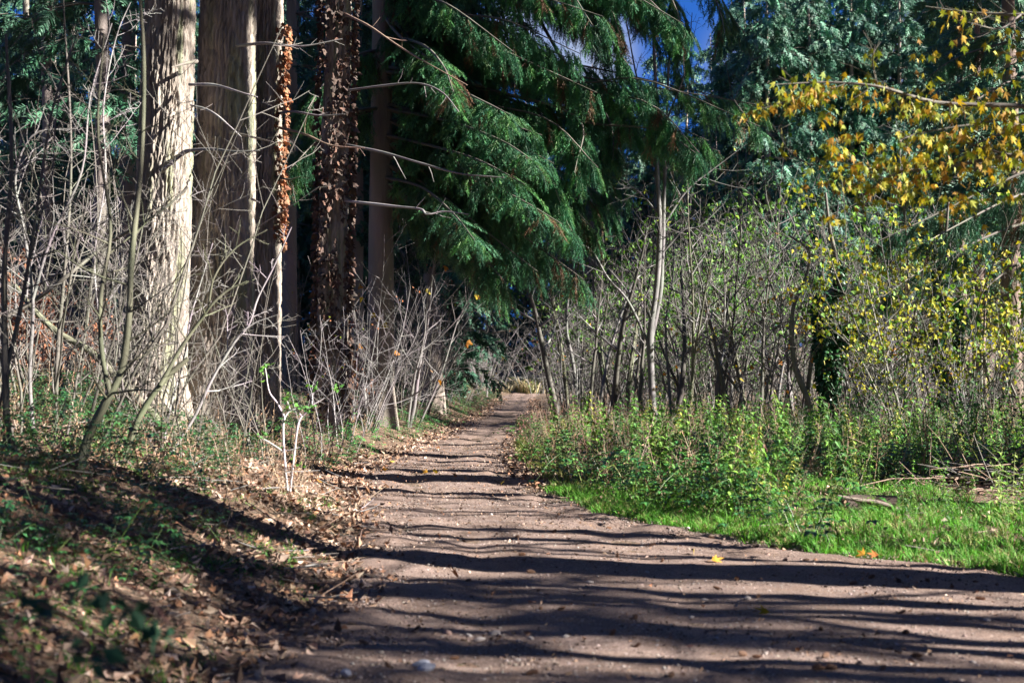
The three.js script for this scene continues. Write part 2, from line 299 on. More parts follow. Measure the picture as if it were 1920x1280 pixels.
// a conifer
function makeConifer(name, label, o) {
  const R = rng(o.seed), t = thing(name, label, 'conifer', V(0, 0, 0), o.group), tr = new Geo(), br = new Geo(), nd = [], pts = [], N = 14;
  if (o.axis) for (let k = 0; k <= N; k++) pts.push(o.axis(-0.3 + (o.height + 0.3) * k / N));
  else for (let k = 0; k <= N; k++) pts.push(V(0.05 * noise(k * 0.5, o.seed) * o.height * 0.1, -0.3 + (o.height + 0.3) * k / N, 0.05 * noise(k * 0.5, o.seed + 9) * o.height * 0.1));
  const rad = (s) => o.radius * (1 - 0.93 * s) + o.radius * 0.35 * Math.exp(-s * N * 2.2);
  if (!o.trunk) tr.tube(pts, rad, 12, mottled(o.bark ?? BARK.fir, R, 5));
  part('trunk', o.trunk ?? tr, M.bark, t);
  for (let y = o.base; y < o.height - 0.3;) {
    const s = (y - o.base) / (o.height - o.base), L = o.reach * (Math.pow(1 - s, 0.75) * 0.95 + 0.05) * (s < 0.12 ? lerp(0.55, 1, s / 0.12) : 1);
    for (let k = 0; k < o.whorl; k++) {
      const a = R() * 6.283, l = L * R.r(0.6, 1.15), out = V(Math.cos(a), 0, Math.sin(a)), side = V(-out.z, 0, out.x), [p0] = along(pts, (y + 0.3) / (o.height + 0.3)), up = R.r(-0.05, 0.3) + s * 0.4, dr = o.droop * R.r(0.7, 1.3), P = (u) => p0.clone().addScaledVector(out, l * u).addScaledVector(Y, l * (up * u - dr * u * u)).addScaledVector(side, l * 0.08 * Math.sin(u * 4 + a));
      const bp = [0, 0.2, 0.4, 0.6, 0.8, 1].map(P); br.tube(bp, (u) => Math.max(0.006, 0.012 * l * (1 - u)), 3, BARK.dark, false);
      const n = Math.max(3, Math.round(l * o.density));
      for (let j = 0; j < n; j++) {
        const u = 0.18 + 0.82 * (j + R()) / n, w = (0.38 * (1 - u) + 0.1) * l, e = R.n() * 0.9, q = P(u).addScaledVector(side, e * w).addScaledVector(out, Math.abs(e) * w * 0.4).addScaledVector(Y, -Math.abs(e) * w * 0.35 - R() * o.weep * 0.5), dir = out.clone().multiplyScalar(R.r(0.2, 0.9)).addScaledVector(side, Math.sign(e) * R.r(0.1, 0.9)).addScaledVector(Y, R.r(-0.5, 0.15) - o.weep).normalize();
        nd.push({ p: q, q: aim(dir, R() * 6.283), s: o.spray * R.r(0.65, 1.25), c: tint(o.colors ? R.pick(o.colors) : o.green, R, 0.3) });
      }
    }
    y += o.step * R.r(0.7, 1.3);
  }
  part('branches', br, M.twig, t, true);
  scatter('needles', leafShape(o.shape ?? 'bough'), M.needle, nd, t);
  return t;
}
const GREEN = { fir: [0.035, 0.115, 0.06], blue: [0.06, 0.19, 0.105], deep: [0.018, 0.06, 0.036], bright: [0.06, 0.19, 0.06], leaf: [0.09, 0.2, 0.02], yellow: [0.5, 0.36, 0.015], lime: [0.3, 0.36, 0.03], orange: [0.5, 0.2, 0.015], brown: [0.24, 0.13, 0.07], rust: [0.4, 0.14, 0.045], tan: [0.36, 0.25, 0.16] };

// ---------------------------------------------------------------- the big firs on the left bank
// trunk with furrowed bark: rings from below the ground to `fine` metres, coarser above
// distance to the crack between long bark plates (cells taller than wide), and two numbers that differ from plate to plate
const hash = (i, j, s) => { let h = Math.imul(i, 374761393) ^ Math.imul(j, 668265263) ^ Math.imul(s, 974634777); h = Math.imul(h ^ (h >>> 13), 1274126177); h ^= h >>> 16; h = Math.imul(h, 2246822519); return ((h ^ (h >>> 15)) >>> 0) / 4294967296; };
function cracks(u, y, seed, cells, around) {
  const gx = u / around * cells, gy = y / 0.3, i0 = Math.floor(gx), j0 = Math.floor(gy); let a = 9, b = 9, id = 0, jd = 0;
  for (let i = i0 - 1; i <= i0 + 1; i++) for (let j = j0 - 1; j <= j0 + 1; j++) { const k = ((i % cells) + cells) % cells, x = i + 0.1 + 0.8 * hash(k, j, seed), z = j + hash(k, j, seed + 77), e = Math.hypot(gx - x, (gy - z) * 0.85); if (e < a) { b = a; a = e; id = k; jd = j; } else if (e < b) b = e; }
  return [b - a, hash(id, jd, seed + 3), hash(id, jd, seed + 9)];
}
function furrowedTrunk(o) {
  const p = [], u = [], c = [], idx = [], ys = [], A = o.around;
  for (let y = -0.4; y < o.fine; y += 0.036) ys.push(y);
  for (let y = o.fine; y <= o.height; y += 0.7) ys.push(y);
  ys.forEach((y, j) => {
    const ax = o.axis(y), s = Math.max(0, y) / o.height, r0 = o.radius * (1 - 0.9 * Math.pow(s, 1.2)) * (1 + 0.22 * Math.exp(-Math.max(0, y) * 2.6));
    for (let k = 0; k <= A; k++) {
      const a = k / A * Math.PI * 2, cx = Math.cos(a), cz = Math.sin(a), wx = cx * 4.2 + o.seed, wz = cz * 4.2;
      const fu = a * o.radius, wu = fu + 0.05 * noise(cx * 3 + o.seed, y * 1.6, cz * 3) + 0.012 * noise(wx * 3, y * 9, wz * 3), crack = cracks(wu, y + 0.06 * noise(wx * 2, y * 2, wz * 2), o.seed, Math.max(8, Math.round(2 * Math.PI * o.radius / 0.058)), 2 * Math.PI * o.radius), flute = (0.14 * Math.max(-0.4, Math.sin(a * 5 + o.seed)) + 0.1) * Math.exp(-Math.max(0, y + 0.1) * 1.9) + 0.02 * noise(cx * 2 + o.seed, y * 0.5, cz * 2);
      const bend = 0.6 * noise(wx * 0.9, y * 0.9, wz * 0.9), f1 = Math.abs(noise(wx * 1.5 + bend, y * 1.25 + 7, wz * 1.5 - bend)), f2 = Math.abs(noise(wx * 3 - bend, y * 3.1, wz * 3 + 3));
      const plate = smooth(0, 0.2, f1) * 0.42 + smooth(0, 0.22, f2) * 0.16 + smooth(0.02, 0.26, crack[0]) * (0.55 + 0.45 * crack[1]) * 0.42;
      const r = r0 * (1 + flute) + (plate - 0.9) * 0.085 + 0.004 * noise(wx * 9, y * 12, wz * 9);
      p.push(ax.x + cx * r, y, ax.z + cz * r); u.push(a * o.radius, y);
      const m = (0.75 + 0.5 * crack[2]) * (1 + 0.35 * noise(wx * 1.3, y * 1.1, wz * 1.3 + 40) + 0.22 * noise(wx * 6, y * 5, wz * 6)), w = smooth(0.15, 0.5, noise(wx * 0.8, y * 0.8 + 60, wz * 0.8)), gm = smooth(0.1, 0.5, noise(wx * 0.6, y * 0.7 + 90, wz * 0.6)) * 0.5;
      const b = o.color; c.push(lerp(b[0], 0.3, w * 0.35) * m * (1 - gm * 0.3), lerp(b[1], 0.29, w * 0.35) * m, lerp(b[2], 0.25, w * 0.35) * m * (1 - gm * 0.45));
      if (j && k < A) { const q = j * (A + 1) + k, z = q - A - 1; idx.push(z, q, z + 1, q, q + 1, z + 1); }
    }
  });
  const g = new THREE.BufferGeometry(); g.setAttribute('position', new THREE.Float32BufferAttribute(p, 3)); g.setAttribute('uv', new THREE.Float32BufferAttribute(u, 2)); g.setAttribute('color', new THREE.Float32BufferAttribute(c, 3)); g.setIndex(idx); g.computeVertexNormals();
  return g;
}
function bigFir(label, xTop, xFoot, d, radius, color, seed, fine, base) {
  const foot = (xFoot - 960) / F * d, top = (xTop - 960) / F * d, hTop = EYE + HORIZON / F * d, h0 = H(foot, d);
  const axis = (y) => V((top - foot) * y / (hTop - h0) + 0.04 * noise(y * 0.35, seed), y, 0.05 * noise(y * 0.3, seed + 5));
  const o = { seed, height: 27, radius, base, reach: 4.2, step: 0.8, whorl: 3, droop: 0.35, density: 3.2, spray: 1.0, weep: 0.3, green: GREEN.fir, axis, trunk: furrowedTrunk({ axis, radius, height: 27, fine, seed, color, around: fine > 9 ? 100 : 210 }), group: 'big old firs on the left bank' };
  const t = makeConifer('fir_tree', label, o); t.position.copy(ground(foot, d)); t.position.y -= 0.05; t.userData.axis = undefined; return t;
}
// a dead branch or stem that follows pixels of the photograph at a distance of its own, in the axes of its thing
const pxPath = (list, d, parent, wobble = 0.05, seed = 1) => { const R = rng(seed), o = parent ? parent.position : V(0, 0, 0); return new THREE.CatmullRomCurve3(list.map(([x, y, dd]) => at(x, y, d + (dd ?? 0) + wobble * R.n()).sub(o))).getPoints(list.length * 4); };
function snag(parent, list, d, r0, col, seed, twigCount = 0, name = 'dead_branch') {
  const pts = pxPath(list, d, parent, 0.12, seed), g = new Geo(), R = rng(seed + 50), c = mottled(col, R);
  g.tube(pts, (s) => lerp(r0, r0 * 0.35, s) * (1 + 0.12 * Math.sin(s * 19 + seed)), 7, c);
  if (twigCount) twigs(g, pts, r0, 0.45, twigCount, R, c, 1, 0.3);
  return part(name, g, M.stem, parent);
}
const firA = bigFir('big fir with a pale sunlit furrowed trunk, leftmost of the three big trunks', 312, 290, 20, 0.43, [0.25, 0.21, 0.175], 3, 8.5, 13);
const firB = bigFir('big fir with a wide dark brown trunk right beside the pale sunlit one', 428, 405, 20.8, 0.5, [0.25, 0.21, 0.175], 17, 8.5, 13);
const firC = bigFir('fir trunk tucked behind the wide dark one, rusty dead ivy on its right', 497, 485, 22.5, 0.33, [0.25, 0.21, 0.175], 31, 8.8, 14);
const firD = bigFir('dark fir trunk wrapped in withered brown ivy, right of the pair of big trunks', 632, 618, 26, 0.3, [0.25, 0.21, 0.175], 45, 9.5, 14);
snag(firA, [[352, 156, 0], [400, 157, -0.5], [440, 168, -0.9], [480, 180, -1.2]], 19.7, 0.024, BARK.pale, 3);
snag(firA, [[355, 195, 0], [395, 208, -0.5], [425, 232, -0.8], [450, 255, -1]], 19.7, 0.02, BARK.pale, 4);
snag(firA, [[330, 292, 0], [352, 281, -0.4], [400, 279, -0.8], [440, 283, -1], [485, 281, -1.2]], 19.7, 0.034, BARK.grey, 5);
snag(firA, [[300, 320, 0], [325, 300, -0.6], [340, 288, -0.8]], 19.6, 0.03, BARK.grey, 6);
snag(firA, [[365, 112, 0], [340, 117, -0.5], [318, 124, -0.7]], 19.7, 0.03, BARK.dark, 7);
snag(firB, [[430, 247, -0.4], [470, 255, -0.9], [510, 265, -1.2]], 20.6, 0.025, BARK.dark, 8);
snag(firB, [[440, 83, -0.4], [500, 78, -0.9], [560, 84, -1.1], [640, 70, -1.2]], 20.6, 0.026, BARK.grey, 9, 5);
snag(firB, [[470, 372, -0.4], [485, 379, -0.6]], 20.6, 0.02, BARK.pale, 10);
snag(firC, [[512, 213, 0], [545, 207, -0.4], [600, 215, -0.8], [645, 212, -1]], 22.4, 0.026, BARK.grey, 11, 3);
snag(firC, [[520, 237, 0], [570, 250, -0.5], [620, 271, -0.9], [682, 276, -1.2]], 22.4, 0.024, BARK.brown, 12, 4);
snag(firC, [[515, 330, 0], [545, 335, -0.5], [560, 330, -0.8]], 22.4, 0.02, BARK.moss, 13, 2);
snag(firD, [[640, 20, 0], [690, 45, -0.8], [760, 92, -1.6], [875, 157, -2.4]], 25.8, 0.026, BARK.brown, 14, 5);
snag(firD, [[645, 168, 0], [720, 158, -0.6], [785, 154, -1], [830, 172, -1.4], [860, 208, -1.8]], 25.8, 0.025, BARK.grey, 15, 7);
snag(firD, [[640, 268, 0], [720, 285, -0.7], [790, 305, -1.4], [860, 324, -1.9], [945, 332, -2.3]], 25.8, 0.028, BARK.grey, 16, 4);
snag(firD, [[640, 375, 0], [740, 386, -0.8], [790, 392, -1.2], [800, 401, -1.4], [830, 396, -1.6], [878, 401, -2]], 25.8, 0.026, BARK.pale, 18, 5);
// withered ivy clinging to two of the trunks
function ivyOn(tree, axisFoot, h, count, r, seed, cols, aLo, aHi, size, name, mat, y0 = 0, up = 1) {
  const R = rng(seed), list = [];
  for (let k = 0; k < count; k++) {
    const y = y0 + (h - y0) * Math.pow(R(), up), a = lerp(aLo, aHi, R()), keep = 0.5 + noise(Math.cos(a) * 2 + seed, y * 1.2, Math.sin(a) * 2); if (keep < 0.35) continue;
    const o = axisFoot(y), n = V(Math.cos(a), R.n() * 0.3, Math.sin(a)), rr = r(y) + R.r(0, 0.07);
    list.push({ p: V(o.x + n.x * rr, y, o.z + n.z * rr), q: aim(V(R.n() * 0.6 + n.x * 0.4, -0.7 + R.n() * 0.5, R.n() * 0.6 + n.z * 0.4).normalize(), a + R.n()), s: size * R.r(0.6, 1.3), c: tint(R.pick(cols), R) });
  }
  return scatter(name, leafShape('ivy'), mat, list, tree);
}
const axisOf = (xTop, xFoot, d) => { const f = (xFoot - 960) / F * d, t = (xTop - 960) / F * d, hT = EYE + HORIZON / F * d - H(f, d); return (y) => V((t - f) * y / hT, y, 0); };
ivyOn(firC, axisOf(497, 485, 22.5), 6.6, 1000, () => 0.31, 5, [[0.3, 0.11, 0.045], GREEN.brown, [0.2, 0.09, 0.05]], -0.4, 0.9, 0.075, 'dead_ivy', M.dead, 3.0);
ivyOn(firD, axisOf(632, 618, 26), 9, 3600, () => 0.3, 6, [[0.08, 0.05, 0.038], [0.12, 0.065, 0.045], [0.06, 0.042, 0.034]], -0.7, 3.6, 0.1, 'dead_ivy', M.dead, 0.2);

// a hanging bough of a conifer along pixels of the photograph, with its needles
function boughOn(t, d, R, list, dz, wide, weep, n, cols, size) {
    const pts = new THREE.CatmullRomCurve3(list.map(([x, y], k) => at(x, y, d + dz * k / (list.length - 1)).sub(t.position))).getPoints(14), g = new Geo(), nd = [];
    g.tube(pts, (s) => lerp(0.045, 0.008, s), 5, mottled(BARK.dark, R), false); const b = part('bough', g, M.stem, t);
    for (let k = 0; k < n / 15; k++) {                            // hanging branchlets, each with its own row of sprays
      const u = R.r(0.1, 1), [p, dir] = along(pts, u), side = V(-dir.z, 0, dir.x).normalize(), e = (k % 2 ? 1 : -1) * R.r(0.2, 1), col = R() < 0.07 ? [0.13, 0.085, 0.05] : R.pick(cols), l = wide * R.r(0.7, 1.5) * (1.2 - 0.6 * u) + 0.15, tone = R.r(0.55, 1.35);
      const bl = wander(p, dir.clone().multiplyScalar(R.r(0.3, 1)).addScaledVector(side, e).addScaledVector(Y, R.r(-0.5, 0.25) - weep * 0.5), l, 5, R, 0.1, -weep * 1.6);
      for (let j = 0; j < 17; j++) { const [q, bd] = along(bl, R.r(0.05, 1)), sd = V(-bd.z, 0.1 * R.n(), bd.x).normalize(); nd.push({ p: q.clone().add(V(R.n() * 0.02, R.n() * 0.02, R.n() * 0.02)), q: aim(bd.clone().addScaledVector(sd, R.n() * 0.9).addScaledVector(Y, -0.25 - weep * 0.5 * R()).normalize(), R() * 6.3), s: size * R.r(0.4, 0.9), c: tint(col.map((v) => v * tone), R, 0.2) }); }
    }
    scatter('needles', leafShape('spray'), M.needle, nd, b);
  }
// ---------------------------------------------------------------- the dark conifer whose boughs hang over the path
{
  const d = 32, foot = (712 - 960) / F * d, t = thing('conifer_tree', 'big dark conifer with drooping boughs hanging over the middle of the path', 'conifer', ground(foot, d)), R = rng(77), tr = new Geo(), pts = [];
  for (let k = 0; k <= 20; k++) pts.push(V(0.06 * noise(k * 0.4, 3), -0.3 + k * 1.2, 0.05 * noise(k * 0.4, 9)));
  tr.tube(pts, (s) => 0.34 * (1 - 0.9 * s) + 0.15 * Math.exp(-s * 40), 14, mottled([0.2, 0.17, 0.145], R, 5)); part('trunk', tr, M.bark, t);
  const bough = (...args) => boughOn(t, d, R, ...args);
  const dark = [[0.045, 0.16, 0.08], [0.06, 0.2, 0.09], [0.04, 0.14, 0.08], [0.075, 0.22, 0.07]], lit = dark;
  const list = [
    [[[715, -90], [850, -70], [1000, -20], [1110, 40]], dark], [[[715, -20], [820, 5], [940, 50], [1060, 105]], dark], [[[715, 40], [860, 70], [1000, 105], [1100, 150]], dark], [[[720, 60], [900, 105], [1080, 140], [1250, 165], [1430, 195]], dark],
    [[[715, 120], [800, 150], [900, 185], [985, 235]], lit], [[[715, 190], [830, 230], [960, 285], [1050, 330]], lit], [[[715, 250], [830, 300], [930, 350], [1020, 410]], lit], [[[715, 300], [800, 360], [900, 420], [970, 490]], dark],
    [[[715, 150], [860, 180], [1000, 220], [1110, 290]], dark], [[[715, 330], [800, 400], [880, 460], [930, 540]], dark], [[[715, 220], [880, 270], [1020, 340], [1115, 430]], dark], [[[715, 20], [760, 60], [800, 120], [830, 190]], dark],
    [[[715, -40], [790, -20], [860, 30], [920, 100]], dark], [[[715, 90], [660, 110], [600, 150], [560, 190]], dark], [[[715, 200], [650, 220], [600, 260], [560, 300]], dark], [[[715, -60], [1000, -60], [1180, -40], [1290, 40]], dark], [[[720, 40], [900, 90], [1080, 150], [1200, 205], [1330, 262]], dark], [[[720, -110], [960, -90], [1160, -30], [1270, 90]], dark], [[[720, 120], [900, 165], [1080, 205], [1200, 240], [1290, 300]], dark], [[[715, -130], [900, -120], [1050, -60], [1150, 20]], dark], [[[720, 100], [900, 160], [1040, 230], [1130, 300]], dark], [[[720, 200], [880, 250], [1000, 300], [1075, 380]], dark], [[[715, 260], [840, 340], [960, 410], [1060, 500]], dark]];
  const veil = [[[[1060, -120], [1120, -40], [1150, 20], [1165, 70]], dark], [[[1150, -140], [1230, -60], [1275, 30], [1285, 140]], dark], [[[1000, -40], [1100, 30], [1150, 80], [1180, 120]], dark], [[[1240, -130], [1310, -70], [1350, 10], [1362, 60]], dark], [[[1080, 150], [1130, 200], [1150, 250], [1150, 300]], dark]];
  for (const [l, cols] of veil) for (let k = 0; k < 2; k++) bough([[900, -180], ...l.map(([x, y]) => [x + k * 30 * R.n(), y + k * 25 * R.n()])], k ? 2 : -2.5, 0.4, 0.8, 620, cols, 0.42);
  const bright = [[[[715, 130], [820, 150], [900, 185], [960, 215]], lit], [[[715, 200], [840, 225], [940, 262], [1000, 300]], lit], [[[715, 250], [820, 275], [900, 300], [985, 345]], lit], [[[715, 290], [850, 320], [960, 365], [1055, 420]], lit], [[[715, 60], [790, 80], [830, 120], [850, 170]], lit], [[[715, 330], [790, 350], [850, 400], [890, 450]], lit]];
  for (const [l, cols] of bright) bough(l, -6, 0.5, 0.35, 1000, cols, 0.38);
  for (const [l, cols] of list) for (let k = 0; k < 3; k++) {
    const j = l.map(([x, y], i) => [x + (k ? 35 : 0) * R.n() * i * 0.6, y + (k ? 26 : 0) * R.n() * i * 0.6]), long = l.length > 4 || l[3][0] > 1200;
    bough(j, k === 0 ? -1.5 : k === 1 ? -3.5 : 2.5, long ? 0.45 : 0.55, long ? 0.6 : 0.75, long ? 1500 : 1300, cols, 0.4);
  }
}
{
  const d = 35, foot = (1975 - 960) / F * d, t = thing('bough_spruce_tree', 'spruce at the right edge whose dark boughs droop across the yellow hazels', 'conifer', ground(foot, d)), R = rng(78), tr = new Geo(), pts = [];
  for (let k = 0; k <= 16; k++) pts.push(V(0.06 * noise(k * 0.4, 13), -0.3 + k * 1.1, 0));
  tr.tube(pts, (s) => 0.22 * (1 - 0.9 * s), 12, mottled(BARK.fir, R, 5)); part('trunk', tr, M.bark, t);
  const cols = [[0.045, 0.15, 0.085], [0.06, 0.19, 0.105], [0.04, 0.13, 0.08]];
  for (const [l, dz, n] of [[[[1975, 300], [1870, 345], [1760, 400], [1640, 455]], -1, 700], [[[1975, 400], [1860, 440], [1740, 500], [1650, 560]], -2, 620], [[[1975, 230], [1880, 250], [1780, 300], [1700, 365]], 1.5, 620], [[[1975, 470], [1900, 500], [1830, 560], [1780, 610]], -1.5, 420], [[[1975, 350], [1900, 370], [1800, 420], [1745, 450]], -3, 480], [[[1975, 130], [1900, 150], [1830, 190], [1760, 260]], -1, 560], [[[1975, 60], [1880, 80], [1790, 110], [1690, 190]], 1, 620]]) boughOn(t, d, R, l, dz, 0.42, 0.5, n, cols, 0.46);
}
// ---------------------------------------------------------------- conifers behind, and the ones to the right whose shadows stripe the path
const pxX = (px, d) => (px - 960) / F * d;
{
  const R = rng(501);
  const far = [
    makeConifer('spruce_tree', 'slender dark spruce in the deep wood behind the big trunks', { seed: 101, height: 24, radius: 0.2, base: 5.5, reach: 2.6, step: 0.85, whorl: 5, droop: 0.5, density: 8, spray: 0.52, weep: 0.5, green: GREEN.fir, bark: [0.24, 0.215, 0.18], group: 'slender spruces in the deep wood behind the big trunks' }),
    makeConifer('spruce_tree', 'slender dark spruce in the deep wood behind the big trunks', { seed: 102, height: 21, radius: 0.16, base: 4, reach: 2.4, step: 0.8, whorl: 5, droop: 0.55, density: 8, spray: 0.5, weep: 0.6, green: GREEN.fir, bark: [0.25, 0.225, 0.19], group: 'slender spruces in the deep wood behind the big trunks' }),
    makeConifer('spruce_tree', 'slender dark spruce in the deep wood behind the big trunks', { seed: 103, height: 17, radius: 0.17, base: 1.2, reach: 3, step: 0.7, whorl: 5, droop: 0.5, density: 6, spray: 0.75, weep: 0.5, green: GREEN.fir, group: 'slender spruces in the deep wood behind the big trunks' })];
  const spots = [], used = [0, 0, 0];
  const put = (px, d, kind, s = 1, label, group) => { const p = ground(pxX(px, d), d); p.y -= 0.1; label = label ?? 'slender dark spruce, ' + zone(p.x, d); const f = far[kind]; if (!used[kind]++) { f.position.copy(p); f.rotation.y = R() * 6; f.scale.setScalar(s); if (label) f.userData.label = label; if (group) f.userData.group = group; return f; } return copy(f, label, group ?? 'slender spruces in the deep wood behind the big trunks', p, R() * 6.28, s); };
  // pale thin trunks between the left edge and the big firs
  for (const [px, d, k, s, l] of [[85, 36, 0, 1, 'thin pale sunlit spruce trunk halfway between left edge and big pale fir'], [131, 44, 1, 1.1, 'thin grey spruce trunk third from the left edge'], [42, 40, 1, 1.05, 'thin grey spruce trunk next to the left edge'], [188, 31, 0, 1.05, 'dark spruce trunk with one sunlit edge left of the big pale fir'], [236, 38, 0, 1.3, 'dark spruce trunk partly hidden by the left side of the big pale fir'], [542, 38, 0, 1.1, 'pale spruce trunk just right of the rust coloured ivy'], [556, 52, 1, 1.2, 'thin spruce trunk behind the pale one right of the rust coloured ivy'], [670, 42, 0, 1, 'pale spruce trunk between the ivy wrapped fir and the drooping conifer']]) put(px, d, k, s, l, 'thin spruce trunks seen between the big firs');
  for (let k = 0; k < 46; k++) { const d = R.r(48, 105), px = lerp(-160, 860, (k + R()) / 46); put(px, d, R() < 0.45 ? 2 : R() < 0.5 ? 0 : 1, R.r(0.9, 1.2)); }
  for (const [px, d, s] of [[-30, 60, 1.1], [110, 70, 1.2], [250, 62, 1.1], [380, 75, 1.2], [520, 66, 1.1], [640, 58, 1], [770, 52, 1.05], [850, 92, 1.2], [882, 104, 1.3], [915, 112, 1.4], [945, 118, 1.45], [985, 118, 1.5], [1015, 124, 1.5], [800, 84, 1.2]]) put(px, d, 2, s);
  for (const [px, d, s] of [[1050, 122, 1.5], [1080, 113, 1.4], [1105, 126, 1.45], [1128, 117, 1.3], [1152, 124, 1.4], [1176, 114, 1.28], [1200, 122, 1.36], [1222, 113, 1.24], [1246, 120, 1.3], [1264, 96, 1.0], [1290, 92, 0.98], [1318, 98, 1.06], [1345, 93, 1.06], [1372, 97, 1.15], [1402, 92, 1.2], [1140, 130, 1.4], [1090, 104, 1.2], [1232, 112, 1.62], [1158, 118, 1.7], [1110, 110, 1.5], [1290, 120, 1.75], [1335, 108, 1.6]]) put(px, d, 2, s, 'dark conifer under the sky gap, ' + zone(pxX(px, d), d), 'conifers under the sky gap');

  const G2 = 'spruces forming the blue green wall on the right';
  const wall = [
    makeConifer('wall_spruce_tree', 'blue green weeping spruce at the edge of the sky gap, leftmost of the wall', { seed: 111, height: 21, radius: 0.24, base: 3.6, reach: 3.2, step: 0.5, whorl: 5, droop: 0.5, density: 10, spray: 0.72, weep: 0.75, colors: [GREEN.blue, GREEN.fir, [0.05, 0.13, 0.09]], group: G2 }),
    makeConifer('wall_spruce_tree', 'blue green spruce with weeping boughs in the wall of trees at the right', { seed: 112, height: 23, radius: 0.27, base: 4.6, reach: 3.8, step: 0.55, whorl: 5, droop: 0.45, density: 10, spray: 0.75, weep: 0.6, colors: [GREEN.blue, GREEN.fir, GREEN.deep], group: G2 })];
  const spotsR = [[1442, 90, 0, 1.4], [1398, 95, 0, 1.45], [1372, 104, 0, 1.4], [1475, 97, 1, 1.4], [1520, 91, 0, 1.4], [1560, 100, 1, 1.45], [1600, 93, 0, 1.45], [1648, 99, 1, 1.4], [1690, 93, 0, 1.45], [1738, 101, 1, 1.45], [1785, 95, 0, 1.5], [1835, 102, 1, 1.45], [1880, 96, 0, 1.5], [1932, 104, 1, 1.45], [1985, 98, 0, 1.5], [2042, 105, 1, 1.45], [1480, 112, 1, 1.5], [1620, 114, 0, 1.6], [1760, 116, 1, 1.5], [1900, 118, 0, 1.6]];
  const seen = [0, 0];
  spotsR.forEach(([px, d, k, s], n) => { const p = ground(pxX(px, d), d); p.y -= 0.1; if (!seen[k]++) { wall[k].position.copy(p); wall[k].scale.setScalar(s); wall[k].userData.label = 'blue green spruce of the right wall, ' + zone(p.x, d); } else copy(wall[k], n === 0 ? undefined : 'blue green spruce of the right wall, ' + zone(p.x, d), G2, p, n * 1.9, s); });
  for (const [x, d, k, s, l] of [[-2.5, 44, 1, 1.15, 'dark spruce close behind the drooping conifer, filling the wood left of the path'], [-5, 68, 1, 1.3, 'dark spruce left of the far path, behind the drooping boughs']]) copy(wall[k], l, 'dark spruces behind the drooping conifer', ground(x, d), d, s);
  // two bare trunks at the right edge
  const edge = makeConifer('edge_fir_tree', 'fir with a bare dark brown trunk standing at the right edge of the view', { seed: 121, height: 24, radius: 0.3, base: 6, reach: 3, step: 0.9, whorl: 4, droop: 0.4, density: 5, spray: 0.9, weep: 0.5, green: GREEN.fir, bark: [0.16, 0.115, 0.09] });
  edge.position.copy(ground(pxX(1897, 37), 37)); copy(edge, 'fir with a thinner grey brown trunk left of the dark one at the right edge', undefined, ground(pxX(1838, 45), 45), 2, 0.8); copy(edge, 'thin fir trunk glimpsed behind the yellow leaves left of the two edge trunks', undefined, ground(pxX(1805, 52), 52), 4, 0.85);

  // trees to the right of the view: each trunk throws one stripe, d0 is where its stripe meets the line ahead of the camera
  const pole = makeShrub('pole_tree', 'slim bare tree beside the path beyond the right edge, its shadow striping the path', { seed: 131, stems: 1, spread: 0.02, height: 13, radius: 0.085, foot: 0.03, color: BARK.grey, twigs: 10, twigLength: 0.08, from: 0.55, depth: 2, wiggle: 0.05, category: 'tree', group: 'slim trees right of the view' });
  const tall = makeConifer('tall_fir_tree', 'tall fir beyond the right edge, its trunk shadow crossing the path', { seed: 132, height: 29, radius: 0.19, base: 20, reach: 2.6, step: 0.9, whorl: 4, droop: 0.4, density: 4, spray: 0.95, weep: 0.4, green: GREEN.fir, group: 'tall firs right of the view' });
  const lush = makeConifer('bushy_fir_tree', 'bushy fir beyond the right edge shading the near left bank', { seed: 133, height: 24, radius: 0.22, base: 7.5, reach: 3, step: 0.7, whorl: 5, droop: 0.4, density: 5, spray: 0.95, weep: 0.4, green: GREEN.fir, group: 'bushy firs right of the view' });
  const broad = makeConifer('broad_fir_tree', 'broad crowned fir beyond the right edge, its unseen high crown shaped to roof the path', { seed: 134, height: 27, radius: 0.2, base: 15, reach: 5.2, step: 0.8, whorl: 7, droop: 0.3, density: 3.4, spray: 1.7, weep: 0.3, green: GREEN.fir, group: 'broad firs right of the view' });  // trunks follow the stripes; the unseen crowns are shaped to cut light
  const n = { pole: 0, tall: 0, lush: 0, broad: 0 }, src = { pole, tall, lush, broad };
  const stripe = (kind, d0, w, x, high) => {
    const d = d0 - SLANT * x, p = ground(x, d), base = { pole: 0.085, tall: 0.38, lush: 0.44, broad: 0.4 }[kind], s = w / base; p.y -= 0.05;
    const o = n[kind]++ ? copy(src[kind], undefined, undefined, p, d0 * 7) : src[kind]; o.position.copy(p); o.scale.set(s, high ? high : kind === 'pole' ? 1 : Math.max(0.9, Math.min(1.1, s)), s);
  };
  const xFor = (d0, extra) => Math.max(8, (d0 * 0.364 + 1.3) / (1 + SLANT * 0.364)) + extra;
